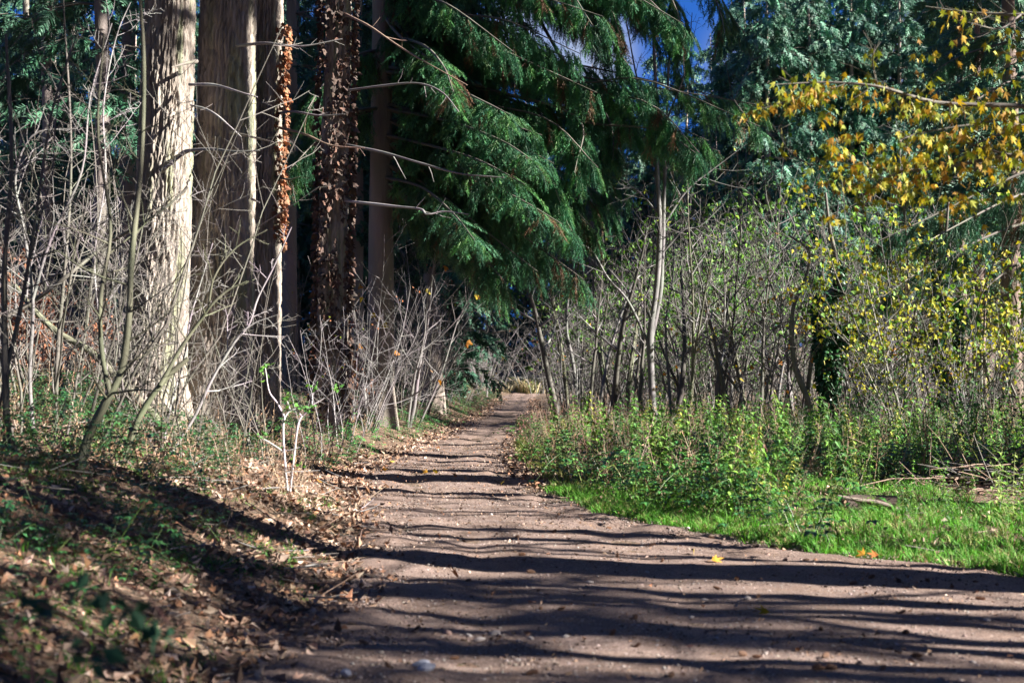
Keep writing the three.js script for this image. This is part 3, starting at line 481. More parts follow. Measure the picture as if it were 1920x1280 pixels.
  for (const [d0, w] of [[4.4, 0.3], [4.9, 0.4], [5.5, 0.3], [5.9, 0.36], [6.5, 0.42], [6.95, 0.22], [7.25, 0.3], [7.65, 0.24], [8.1, 0.3], [8.62, 0.44], [9.2, 0.3], [9.6, 0.24], [10.1, 0.46], [11.75, 0.24], [12.37, 0.42], [13.2, 0.26], [15.0, 0.36], [16.1, 0.36], [20.7, 0.26], [22.9, 0.34], [26.4, 0.25], [27.2, 0.3], [29.4, 0.3], [30.1, 0.3], [32.3, 0.34], [33.4, 0.3], [34.2, 0.3], [36.6, 0.36], [37.2, 0.3], [39.5, 0.36], [43, 0.36], [44, 0.3], [46.6, 0.36], [48, 0.3], [50.8, 0.4], [52, 0.3], [55, 0.4], [56.4, 0.36], [60, 0.4], [61.4, 0.36], [65, 0.4], [70, 0.4], [73, 0.4], [76, 0.4], [2.9, 0.3], [3.6, 0.36], [5.1, 0.3], [11.95, 0.2], [14.3, 0.22], [18.9, 0.12], [15.9, 0.2], [21.5, 0.2], [24.3, 0.25]]) stripe('pole', d0, w, xFor(d0, R.r(0, 3)));
  for (const [d0, w] of [[28.4, 0.36], [31, 0.42]]) stripe('tall', d0, w * 1.1, xFor(d0, R.r(2, 7)));
  // unseen firs added behind and left of the camera to cut skylight
  const shut = 'unseen firs added around the view to cut skylight'; let m = 0;
  for (let k = 0; k < 46; k++) { const left = k % 2, x = left ? R.r(-30, -5) : R.r(-26, 24), d = left ? R.r(-14, 19) : R.r(-30, -4); if (left && x > -0.364 * d - 3.2 || !left && d + SLANT * x > -4 || !left && Math.abs(x - 2) < 3) continue; copy(m++ % 3 ? broad : lush, left ? 'unseen fir added beyond the left edge, its crown roofing the bank' : 'unseen fir added behind the viewpoint, closing the sky', shut, ground(x, d), k, R.r(0.9, 1.15)); }
  for (const [d0, w] of [[17.3, 0.45], [19.25, 0.85], [19.85, 0.8], [21.15, 0.55], [23.6, 0.4], [25.0, 0.75]]) stripe('tall', d0, w, xFor(d0, R.r(0, 1)));
  for (const [d0, w] of [[35.3, 0.44], [38, 0.34], [41.6, 0.44], [45, 0.4], [49, 0.42], [53, 0.4], [58, 0.46], [63, 0.4], [68, 0.46]]) { const x = xFor(d0, R.r(2, 6)); stripe('broad', d0, w * 1.1, x, (0.553 * (x + 1) + 5.5) / 15); }
  for (const [d0, w] of [[2.6, 0.4], [5.2, 0.4], [10.85, 0.7], [11.3, 0.55]]) stripe('broad', d0, w, xFor(d0, R.r(0, 1.2)));
  for (const [d0, w, x, high] of [[2.0, 0.44, 13], [-0.8, 0.44, 12], [-3.5, 0.44, 13], [6.0, 0.33, 18.5, 1.42], [9.3, 0.33, 18.5, 1.42]]) stripe('lush', d0, w, x, high);
}

// ---------------------------------------------------------------- hand placed stems, saplings and small trees
// a stem whose foot stands where its lowest pixel meets the ground; all its shoots share that distance
function pxPlant(name, label, category, foot, shoots, o = {}) {
  const d = o.d ?? footOf(foot[0], foot[1]), x = pxX(foot[0], d), t = thing(name, label, category, ground(x, d), o.group), R = rng(o.seed ?? Math.round(foot[0] * 7 + foot[1])), tips = [];
  shoots.forEach(([list, r0, r1, n = 0, len = 0.7], k) => {
    const l = list.map((p) => p.slice()), pts = pxPath(l, d, t, o.wobble ?? 0.06, k + 3 + foot[0]), g = new Geo(), c = mottled(o.color ?? BARK.grey, R);
    if (k === 0 || o.rooted) pts.unshift(pts[0].clone().add(V(0, -0.35, 0)));
    g.tube(pts, (s) => lerp(r0, r1, s) * (1 + 0.08 * Math.sin(s * 31 + k)), r0 > 0.06 ? 10 : 6, c);
    const st = part(k && !o.rooted ? 'branch' : 'stem', g, M.stem, t);
    if (n) { const tg = new Geo(); twigs(tg, pts, Math.min(r0, 0.03), len, n, R, c, o.depth ?? 2, o.from ?? 0.25, tips, o.minR ?? 0.003); part('twigs', tg, M.twig, st, true); }
  });
  if (o.leafShare) scatter('foliage', leafShape(o.leafKind ?? 'oval'), M.leaf, leafList(tips, R, o.leafShare, o.leafSize ?? 0.06, o.leafColors ?? [GREEN.leaf]), t);
  return t;
}
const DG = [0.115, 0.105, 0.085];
pxPlant('leaning_sapling', 'thick cut off stem leaning right in front of the two big trunks', 'sapling', [235, 855], [[[[235, 850], [262, 780], [310, 710], [352, 672]], 0.036, 0.026], [[[300, 722], [340, 650], [375, 600], [395, 572], [425, 545], [462, 527]], 0.024, 0.008, 7, 0.6], [[[390, 572], [400, 520], [440, 465], [500, 430]], 0.014, 0.005, 6, 0.5]], { color: BARK.moss });
pxPlant('leaning_sapling', 'slim pale stem rising behind the cut off one toward the gap between the big trunks', 'sapling', [305, 840], [[[[305, 835], [320, 760], [345, 670], [355, 600], [372, 540], [397, 455]], 0.017, 0.006, 9, 0.5]], { color: BARK.pale });
pxPlant('leaning_sapling', 'long pale stem slanting up to the right across the wide dark trunk', 'sapling', [320, 852], [[[[320, 850], [365, 780], [395, 715], [440, 640], [465, 610], [482, 560], [512, 500], [545, 425]], 0.022, 0.007, 10, 0.6], [[[455, 620], [478, 605], [520, 590]], 0.01, 0.004, 3, 0.3]], { color: BARK.pale });
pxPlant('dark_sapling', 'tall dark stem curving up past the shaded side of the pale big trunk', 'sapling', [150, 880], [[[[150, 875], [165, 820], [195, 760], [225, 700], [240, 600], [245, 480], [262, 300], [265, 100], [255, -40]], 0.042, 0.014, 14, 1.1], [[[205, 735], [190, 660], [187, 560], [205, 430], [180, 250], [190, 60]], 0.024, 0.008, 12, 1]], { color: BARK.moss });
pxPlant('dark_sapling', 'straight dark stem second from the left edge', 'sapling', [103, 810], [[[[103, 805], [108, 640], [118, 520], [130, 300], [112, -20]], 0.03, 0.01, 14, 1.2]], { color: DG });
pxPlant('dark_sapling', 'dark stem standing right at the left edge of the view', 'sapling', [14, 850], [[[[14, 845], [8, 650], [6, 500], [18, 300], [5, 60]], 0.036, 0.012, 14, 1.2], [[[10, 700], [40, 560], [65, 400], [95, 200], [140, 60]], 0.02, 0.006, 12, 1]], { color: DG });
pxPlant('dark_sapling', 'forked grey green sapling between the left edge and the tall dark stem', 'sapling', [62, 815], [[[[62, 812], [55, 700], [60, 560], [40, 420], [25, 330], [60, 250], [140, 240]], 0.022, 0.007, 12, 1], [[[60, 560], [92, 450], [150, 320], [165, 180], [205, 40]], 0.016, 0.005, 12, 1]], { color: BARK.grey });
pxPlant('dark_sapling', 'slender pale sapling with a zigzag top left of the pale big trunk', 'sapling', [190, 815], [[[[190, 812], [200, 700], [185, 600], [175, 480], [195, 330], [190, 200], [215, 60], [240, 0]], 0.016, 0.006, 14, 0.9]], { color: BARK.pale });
{
  const list = [[25, 535], [70, 590], [110, 625], [170, 660], [230, 720], [292, 782]], d = 16.5, t = thing('fallen_bough', 'mossy bough leaning down to the right across the left undergrowth', 'branch', at(292, 790, d)); const g = new Geo(), R = rng(9), pts = pxPath(list, d, t, 0.15, 7);
  pts.push(V(0.1, -0.25, 0)); g.tube(pts, (s) => lerp(0.03, 0.05, s), 8, mottled(BARK.moss, R)); part('stem', g, M.stem, t); const tg = new Geo(); twigs(tg, pts, 0.03, 0.8, 9, R, mottled(DG, R), 2, 0.05); part('twigs', tg, M.twig, t, true);
  const l2 = [[0, 602], [60, 565], [120, 520], [195, 460], [300, 395], [350, 350]], t2 = thing('arching_bough', 'dark bough rising from the left edge toward the pale big trunk', 'branch', ground(pxX(-40, 14), 14)); const g2 = new Geo(), p2 = pxPath([[-45, 800], [-40, 660], ...l2], 14, t2, 0.15, 8); g2.tube(p2, (s) => lerp(0.035, 0.01, s), 7, mottled(DG, R)); part('stem', g2, M.stem, t2); const tg2 = new Geo(); twigs(tg2, p2, 0.025, 0.9, 14, R, mottled(BARK.grey, R), 2, 0.3); part('twigs', tg2, M.twig, t2, true);
}
// the white forked sapling beside the path, its leaves one by one
{
  const d = footOf(541, 932), t = pxPlant('forked_sapling', 'white forked sapling with fresh green leaves standing alone on the bank edge', 'sapling', [541, 932], [
    [[[541, 930], [534, 860], [533, 785], [545, 769], [556, 768]], 0.0145, 0.011], [[[543, 934], [551, 860], [560, 792], [566, 779]], 0.0135, 0.011], [[[533, 848], [515, 835], [495, 823]], 0.0105, 0.006], [[[534, 782], [520, 756], [505, 735], [499, 702], [497, 690]], 0.0105, 0.0055],
    [[[556, 768], [566, 779], [576, 770], [585, 760], [604, 749], [626, 734]], 0.0105, 0.005], [[[585, 757], [586, 738], [588, 729]], 0.009, 0.005], [[[545, 769], [541, 760], [539, 752]], 0.007, 0.005], [[[534, 845], [550, 842], [562, 838]], 0.006, 0.004]], { color: [0.44, 0.4, 0.4], wobble: 0.015, group: undefined });
  const R = rng(66), shape = leafShape('oval'), mats = [0, 1, 2].map((k) => leafy({ transmission: 0.45, color: new THREE.Color().setRGB(...[[0.1, 0.3, 0.03], [0.16, 0.36, 0.03], [0.07, 0.22, 0.03]][k]) }));
  for (const [x, y, n] of [[540, 748, 9], [551, 757, 7], [566, 766, 6], [583, 768, 7], [589, 727, 8], [632, 731, 8], [486, 820, 7], [500, 818, 4], [497, 688, 8], [494, 710, 4], [572, 872, 3], [560, 862, 2]]) for (let k = 0; k < n; k++) {
    const m = part('leaf', shape, R.pick(mats), t); m.position.copy(at(x + R.n() * 9, y + R.n() * 8, d + R.n() * 0.06).sub(t.position)); m.quaternion.copy(aim(V(R.n(), 0.1 + R.n() * 0.6, R.n()).normalize(), R() * 6.3)); m.scale.setScalar(R.r(0.045, 0.075));
  }
}
// small trees on the right of the path
const TG = 'young trees at the right of the path';
const smooths = { color: [0.14, 0.135, 0.125], minR: 0.005, group: TG };
pxPlant('young_tree', 'tallest young grey tree right of the path, its stem forking low in the thicket', 'tree', [1227, 812], [
  [[[1227, 812], [1222, 720], [1220, 625], [1231, 545], [1238, 430], [1233, 300], [1235, 230], [1228, 100], [1222, -60]], 0.1, 0.022, 10, 1.6], [[[1221, 632], [1237, 560], [1243, 480], [1246, 380], [1251, 240], [1257, 100], [1270, -30]], 0.068, 0.02, 12, 1.6],
  [[[1217, 645], [1175, 560], [1140, 520], [1110, 470], [1085, 455]], 0.04, 0.012, 6, 1.2], [[[1246, 420], [1290, 355], [1340, 315], [1402, 268]], 0.035, 0.01, 9, 1.3], [[[1246, 470], [1285, 430], [1310, 425], [1360, 380]], 0.028, 0.009, 8, 1.1], [[[1236, 400], [1200, 360], [1165, 335]], 0.025, 0.008, 7, 1.1], [[[1236, 250], [1200, 160], [1180, 60], [1165, -30]], 0.03, 0.01, 8, 1.2], [[[1253, 220], [1290, 120], [1300, 20]], 0.026, 0.009, 8, 1.2]],
  { ...smooths, leafShare: 0.1, leafSize: 0.1, leafColors: [GREEN.leaf, GREEN.lime] });
pxPlant('young_tree', 'thin grey young tree standing close at the right of the tallest one', 'tree', [1258, 800], [[[[1258, 800], [1256, 740], [1249, 640], [1250, 590], [1262, 520], [1266, 400]], 0.05, 0.018, 12, 1]], smooths);
pxPlant('young_tree', 'bowed grey young tree nearest the right edge of the path', 'tree', [1081, 785], [[[[1081, 785], [1076, 690], [1063, 620], [1066, 550], [1075, 500], [1073, 420], [1080, 330]], 0.062, 0.02, 12, 1.1]], { ...smooths, leafShare: 0.2, leafSize: 0.09, leafColors: [GREEN.leaf, GREEN.lime] });
pxPlant('young_tree', 'straight pale twin of the bowed tree nearest the path', 'tree', [1088, 782], [[[[1088, 782], [1085, 690], [1083, 600], [1080, 520], [1078, 440]], 0.038, 0.014, 10, 0.9]], smooths);
pxPlant('young_tree', 'dark slender tree between the bowed one and the tallest one, leaning left', 'tree', [1136, 790], [[[[1136, 790], [1130, 720], [1118, 620], [1113, 520], [1122, 420], [1116, 330]], 0.05, 0.016, 12, 1.1]], { ...smooths, color: BARK.dark, leafShare: 0.25, leafSize: 0.09, leafColors: [GREEN.leaf] });
pxPlant('young_tree', 'dark slender tree just left of the tallest one, leaning right', 'tree', [1188, 800], [[[[1188, 800], [1193, 720], [1206, 620], [1216, 540], [1226, 470], [1215, 380]], 0.05, 0.016, 12, 1]], { ...smooths, color: BARK.dark });
pxPlant('young_tree', 'crooked dark tree third left of the tallest one', 'tree', [1160, 790], [[[[1160, 790], [1138, 715], [1128, 650], [1140, 560], [1150, 450]], 0.06, 0.018, 10, 1]], { ...smooths, color: BARK.moss });
pxPlant('young_tree', 'dark bush tree with two spreading arms right of the tallest young tree', 'tree', [1345, 805], [
  [[[1345, 805], [1347, 720], [1352, 660], [1362, 590], [1368, 540]], 0.085, 0.03, 6, 1.2], [[[1350, 680], [1385, 640], [1420, 605], [1485, 588]], 0.04, 0.012, 9, 1.2], [[[1348, 700], [1330, 640], [1322, 570], [1312, 500]], 0.036, 0.011, 9, 1.2], [[[1365, 570], [1400, 520], [1412, 460]], 0.03, 0.01, 9, 1.1], [[[1362, 575], [1330, 520], [1310, 440]], 0.03, 0.009, 9, 1.2], [[[1352, 690], [1395, 750], [1400, 790]], 0.04, 0.02, 3, 0.8]], { ...smooths, color: DG, leafShare: 0.06, leafSize: 0.11, leafColors: [GREEN.orange, GREEN.yellow] });
pxPlant('young_tree', 'dark bent tree left of the ivy clad trunk, bowing to the left at its top', 'tree', [1530, 815], [[[[1530, 815], [1515, 750], [1492, 690], [1485, 620], [1490, 570], [1512, 520], [1518, 470], [1480, 440]], 0.08, 0.025, 12, 1.2], [[[1490, 600], [1460, 610], [1420, 660]], 0.03, 0.012, 6, 1]], { ...smooths, color: DG, leafShare: 0.08, leafSize: 0.11, leafColors: [GREEN.orange, GREEN.yellow] });
{
  const t = pxPlant('ivy_clad_tree', 'dark trunk thickly clad in glossy green ivy right of the bare thicket', 'tree', [1560, 812], [[[[1560, 812], [1553, 720], [1545, 640], [1541, 565], [1560, 548], [1574, 540], [1570, 490], [1558, 430], [1550, 360]], 0.13, 0.03, 8, 1.3], [[[1560, 700], [1572, 650], [1590, 620], [1604, 630]], 0.07, 0.03, 4, 0.6]], { ...smooths, color: BARK.dark, group: undefined });
  const R = rng(41), d = -t.position.z, list = [];
  const lines = [[[[1560, 812], [1553, 720], [1545, 640], [1541, 560]], 0.2, 1700], [[[1562, 720], [1572, 650], [1590, 618], [1606, 632]], 0.2, 700], [[[1541, 560], [1560, 548], [1574, 540], [1570, 490]], 0.12, 260]];
  for (const [l, r, n] of lines) { const pts = pxPath(l, d, t, 0.02, 3); for (let k = 0; k < n; k++) { const [p] = along(pts, R()), a = R() * 6.3, rr = r * R.r(0.5, 1.25); list.push({ p: p.clone().add(V(Math.cos(a) * rr, R.n() * 0.1, Math.sin(a) * rr)), q: aim(V(Math.cos(a) * 0.5 + R.n() * 0.4, -0.6 + R.n() * 0.4, Math.sin(a) * 0.5 + R.n() * 0.4).normalize(), a + 1.57 + R.n()), s: R.r(0.07, 0.15), c: tint(R.pick([[0.02, 0.075, 0.025], [0.03, 0.11, 0.03], [0.015, 0.05, 0.02]]), R) }); } }
  scatter('ivy', leafShape('ivy'), M.ivy, list, t);
  copy(t, 'ivy clad trunk among the yellow hazels, second from the right edge', undefined, ground(pxX(1772, 34), 34), 2.4, 0.95);
}
pxPlant('arching_tree', 'dark slim tree arching from the left thicket over the far path', 'tree', [808, 752], [[[[808, 750], [818, 715], [832, 680], [862, 648], [905, 628], [960, 618]], 0.09, 0.02, 12, 1.2], [[[818, 715], [820, 650], [835, 580], [862, 500]], 0.06, 0.016, 10, 1.2]], { color: DG, minR: 0.006, leafShare: 0.12, leafSize: 0.1, leafColors: [GREEN.leaf, GREEN.lime] });
// ---------------------------------------------------------------- yellow maple reaching in from the right, and the yellow bushes below it
const mapleCols = [[0.46, 0.38, 0.015], [0.34, 0.34, 0.02], [0.5, 0.33, 0.015], [0.2, 0.26, 0.02], [0.42, 0.22, 0.02], [0.28, 0.32, 0.02]];
{
  const d = 11.6, foot = V(6.7, 0, 0), t = thing('maple_tree', 'yellow leaved maple whose long branches reach in from the right edge at the top', 'tree', ground(6.7, 11.4)), R = rng(88), tr = new Geo();
  const top = pxPath([[2483, 560], [2470, 240], [2440, -200], [2430, -900]], 11.4, t, 0.05, 2); top.unshift(V(0, -0.2, 0)); tr.tube(top, (s) => lerp(0.13, 0.03, s), 10, mottled(BARK.grey, R)); part('trunk', tr, M.stem, t);
  const mats = mapleCols.map((c) => leafy({ transmission: 0.45, color: new THREE.Color().setRGB(...c) })), shape = leafShape('maple'), rest = [];
  const limbs = [
    [[[2470, 330], [2200, 230], [1920, 197], [1760, 190], [1650, 160], [1560, 152], [1455, 156]], 0.03, 84, 30], [[[2470, 420], [2200, 330], [1920, 288], [1800, 308], [1700, 318], [1600, 314], [1520, 308]], 0.028, 60, 34], [[[2460, 60], [2200, 40], [1920, 24], [1830, 20], [1740, 8]], 0.028, 30, 22],
    [[[1960, 200], [1870, 225], [1800, 235], [1720, 250], [1690, 262]], 0.012, 46, 24], [[[1960, 300], [1880, 285], [1800, 262], [1760, 255]], 0.012, 42, 22], [[[1700, 318], [1660, 335], [1625, 362], [1612, 378]], 0.008, 26, 18], [[[1650, 160], [1640, 110], [1645, 80]], 0.008, 12, 15], [[[1560, 152], [1470, 190], [1390, 215]], 0.008, 28, 15], [[[1520, 308], [1480, 280], [1462, 240]], 0.006, 9, 16], [[[1920, 24], [1880, 50], [1820, 38]], 0.01, 14, 18], [[[1980, 80], [1930, 95], [1900, 105]], 0.01, 14, 16]];
  let built = 0;
  limbs.forEach(([list, r0, n, spread], k) => {
    const dz = (k % 3 - 1) * 0.35, pts = new THREE.CatmullRomCurve3(list.map(([x, y], i) => at(x, y, d + dz * (i / list.length) + 0.1 * R.n()).sub(t.position))).getPoints(28), g = new Geo(); g.tube(pts, (s) => lerp(r0, 0.004, s), 6, mottled(BARK.dark, R), false);
    const b = part('branch', g, M.stem, t), tg = new Geo(), tips = []; twigs(tg, pts, r0 * 0.6, 0.35, 12, R, mottled(BARK.dark, R), 1, list[0][0] > 2100 ? 0.5 : 0.1, tips, 0.0025); part('twigs', tg, M.twig, b, true);
    for (let i = 0; i < n; i++) {
      const lo = list[0][0] > 2100 ? 0.45 : 0.05, [p] = along(pts, R.r(lo, 1)), s = spread / F * d, pos = p.clone().add(V(R.n() * s * 0.9, (R.n() - 0.2) * s * 0.8, R.n() * s * 1.6)), q = aim(V(R.n() * 0.7, -0.75 + R.n() * 0.45, R.n() * 0.5).normalize(), R.n() * 1.1), sc = R.r(0.045, 0.08);
      if (built < 290) { built++; const m = part('leaf', shape, R.pick(mats), b); m.position.copy(pos); m.quaternion.copy(q); m.scale.setScalar(sc); } else rest.push({ p: pos, q, s: sc, c: tint(R.pick(mapleCols), R) });
    }
  });
  for (let k = 0; k < 2300; k++) { const px = R.r(1540, 2000), py = R() < 0.25 ? 10 + 190 * R() : 205 + 200 * R() + 20 * R.n(); if (px < 1720 && py < 190 || noise(px * 0.012, py * 0.045, 2) < 0.08) continue; rest.push({ p: at(px, py, d + R.n() * 0.7).sub(t.position), q: aim(V(R.n() * 0.7, -0.7 + R.n() * 0.4, R.n() * 0.6).normalize(), R.n()), s: R.r(0.04, 0.075), c: tint(R.pick(mapleCols), R, 0.45) }); }
  for (const [x0, y0, x1, y1, w, n] of [[1920, 200, 1460, 160, 30, 200], [1920, 290, 1540, 312, 34, 200], [1560, 160, 1390, 215, 16, 50]]) for (let k = 0; k < n; k++) { const u = R(); rest.push({ p: at(lerp(x0, x1, u) + R.n() * 14, lerp(y0, y1, u) + R.n() * w + 6, d + R.n() * 0.5).sub(t.position), q: aim(V(R.n() * 0.7, -0.7 + R.n() * 0.4, R.n() * 0.6).normalize(), R.n()), s: R.r(0.04, 0.075), c: tint(R.pick(mapleCols), R, 0.45) }); }
  scatter('foliage', shape, M.leaf, rest, t);
}
{
  const base = { stems: 4, spread: 0.5, height: 6, radius: 0.05, foot: 0.4, color: DG, twigs: 9, twigLength: 0.38, depth: 2, category: 'tree', leafShare: 1, leafSize: 0.105, leafKind: 'ivy', leafMany: 2, leafSpread: 0.2 };
  const lime = makeShrub('yellow_leaved_tree', 'hazel with yellow green leaves glowing below the maple at the right', { ...base, seed: 201, leafColors: [[0.3, 0.37, 0.02], [0.44, 0.38, 0.02], [0.13, 0.27, 0.025], [0.38, 0.38, 0.02]], group: 'yellow leaved hazels at the right' });
  lime.position.copy(ground(pxX(1700, 31), 31));
  for (const [px, d, s, l] of [[1780, 34, 1.05, 'hazel with bright yellow leaves left of the brown trunk at the right edge'], [1850, 33, 1, 'hazel with sparse yellow leaves in front of the brown trunk at the right edge'], [1640, 36, 1, 'hazel with orange yellow leaves just right of the ivy clad trunk'], [1930, 36, 1.1, 'hazel with lime leaves cut by the right edge of the view'], [1740, 40, 1.15, 'taller yellow green hazel behind the others at the right'], [1690, 27, 0.6, 'low hazel with lime leaves in front of the yellow ones'], [1800, 28, 0.65, 'low green hazel in front of the dark bushes at the right']]) copy(lime, l, undefined, ground(pxX(px, d), d), d * 3, s);
  const orange = makeShrub('orange_leaved_shrub', 'bare bush with a few orange leaves on top beside the dark bush tree', { ...base, seed: 205, height: 5, leafShare: 0.1, leafSize: 0.12, leafMany: 1, leafColors: [GREEN.orange, GREEN.yellow], color: BARK.grey, group: 'bare bushes with last orange leaves' });
  orange.position.copy(ground(pxX(1430, 36), 36));
  for (const [px, d, s, l] of [[1500, 40, 1.2, 'bare bush with last orange leaves left of the ivy clad trunk'], [1290, 40, 0.9, 'bare bush with last orange leaves close behind the tallest young tree'], [1590, 38, 1.1, 'bare bush with last orange leaves just right of the ivy clad trunk'], [700, 30, 0.95, 'bush with last orange leaves in front of the drooping conifer'], [760, 34, 1.1, 'bush with last orange leaves under the bright conifer boughs'], [905, 75, 0.8, 'small bush with orange leaves at the far left side of the path']]) copy(orange, l, undefined, ground(pxX(px, d), d), d * 5, s);
}
{
  const b = { stems: 6, spread: 0.55, height: 2.6, radius: 0.014, foot: 0.5, color: BARK.brown, twigs: 8, twigLength: 0.4, depth: 2, leafShare: 0.85, leafSize: 0.1, leafMany: 2, leafSpread: 0.12, group: 'rust leaved bushes' };
  const rust = makeShrub('rust_leaved_shrub', 'rust coloured dead leaved bush behind the stems near the left edge', { ...b, seed: 951, leafColors: [[0.36, 0.13, 0.06], [0.28, 0.12, 0.07], [0.4, 0.18, 0.09]] });
  rust.position.copy(ground(pxX(60, 24), 24));
  for (const [px, d, s, l] of [[140, 26, 0.85, 'smaller rust coloured bush left of the pale big fir'], [15, 27, 1.1, 'rust coloured bush farther back at the left edge'], [655, 31, 0.9, 'rust red bush at the right of the ivy wrapped fir']]) copy(rust, l, undefined, ground(pxX(px, d), d), d, s);
  const red = makeShrub('red_twig_shrub', 'low dome of red brown twigs at the foot of the tallest young tree', { seed: 952, stems: 14, spread: 1.1, height: 0.75, radius: 0.007, foot: 0.3, color: [0.26, 0.08, 0.065], twigs: 7, twigLength: 0.4, depth: 2 }), d = footOf(1188, 806); red.position.copy(ground(pxX(1188, d), d));
}
// slender dark trees standing through the thicket on the right
{
  const R = rng(909), G = 'slender dark trees in the thicket right of the path', mk = (seed, o) => makeShrub('slender_tree', 'slender dark tree', { seed, stems: 1, spread: 0.1, height: 8.5, radius: 0.085, foot: 0.03, color: [0.075, 0.068, 0.055], twigColor: BARK.grey, twigs: 12, twigLength: 0.22, from: 0.3, depth: 2, wiggle: 0.09, category: 'tree', leafShare: 0.3, leafSize: 0.1, leafColors: [GREEN.leaf, [0.16, 0.34, 0.02], [0.06, 0.18, 0.03]], group: G, ...o });
  const src = [mk(921, {}), mk(922, { stems: 2, spread: 0.2, color: BARK.moss }), mk(923, { leafShare: 0.7, height: 7 }), mk(924, { color: [0.17, 0.16, 0.15], leafShare: 0.05, height: 9.5 })], n = [0, 0, 0, 0];
  [[1052, 44], [1066, 52], [1100, 41], [1118, 47], [1146, 43], [1172, 50], [1196, 42], [1210, 55], [1268, 44], [1290, 39], [1312, 49], [1335, 43], [1378, 40], [1402, 47], [1425, 38], [1452, 44], [1470, 50], [1508, 39], [1580, 42], [1612, 37], [1655, 41], [1690, 36], [1725, 44], [1762, 40], [1815, 37], [1868, 42]].forEach(([px, d], k) => {
    const j = k % 4, dd = px < 1480 ? d - 6 : d, p = ground(pxX(px, dd), dd), l = ['slender dark tree with few leaves, ', 'twin stemmed mossy slender tree, ', 'slender leafy tree, ', 'slender bare grey brown tree, '][j] + zone(p.x, dd), o = n[j]++ ? copy(src[j], l, G, p) : src[j];
    o.userData.label = l; o.position.copy(p); o.rotation.y = k * 2.1; o.scale.setScalar(R.r(0.8, 1.15));
  });
}
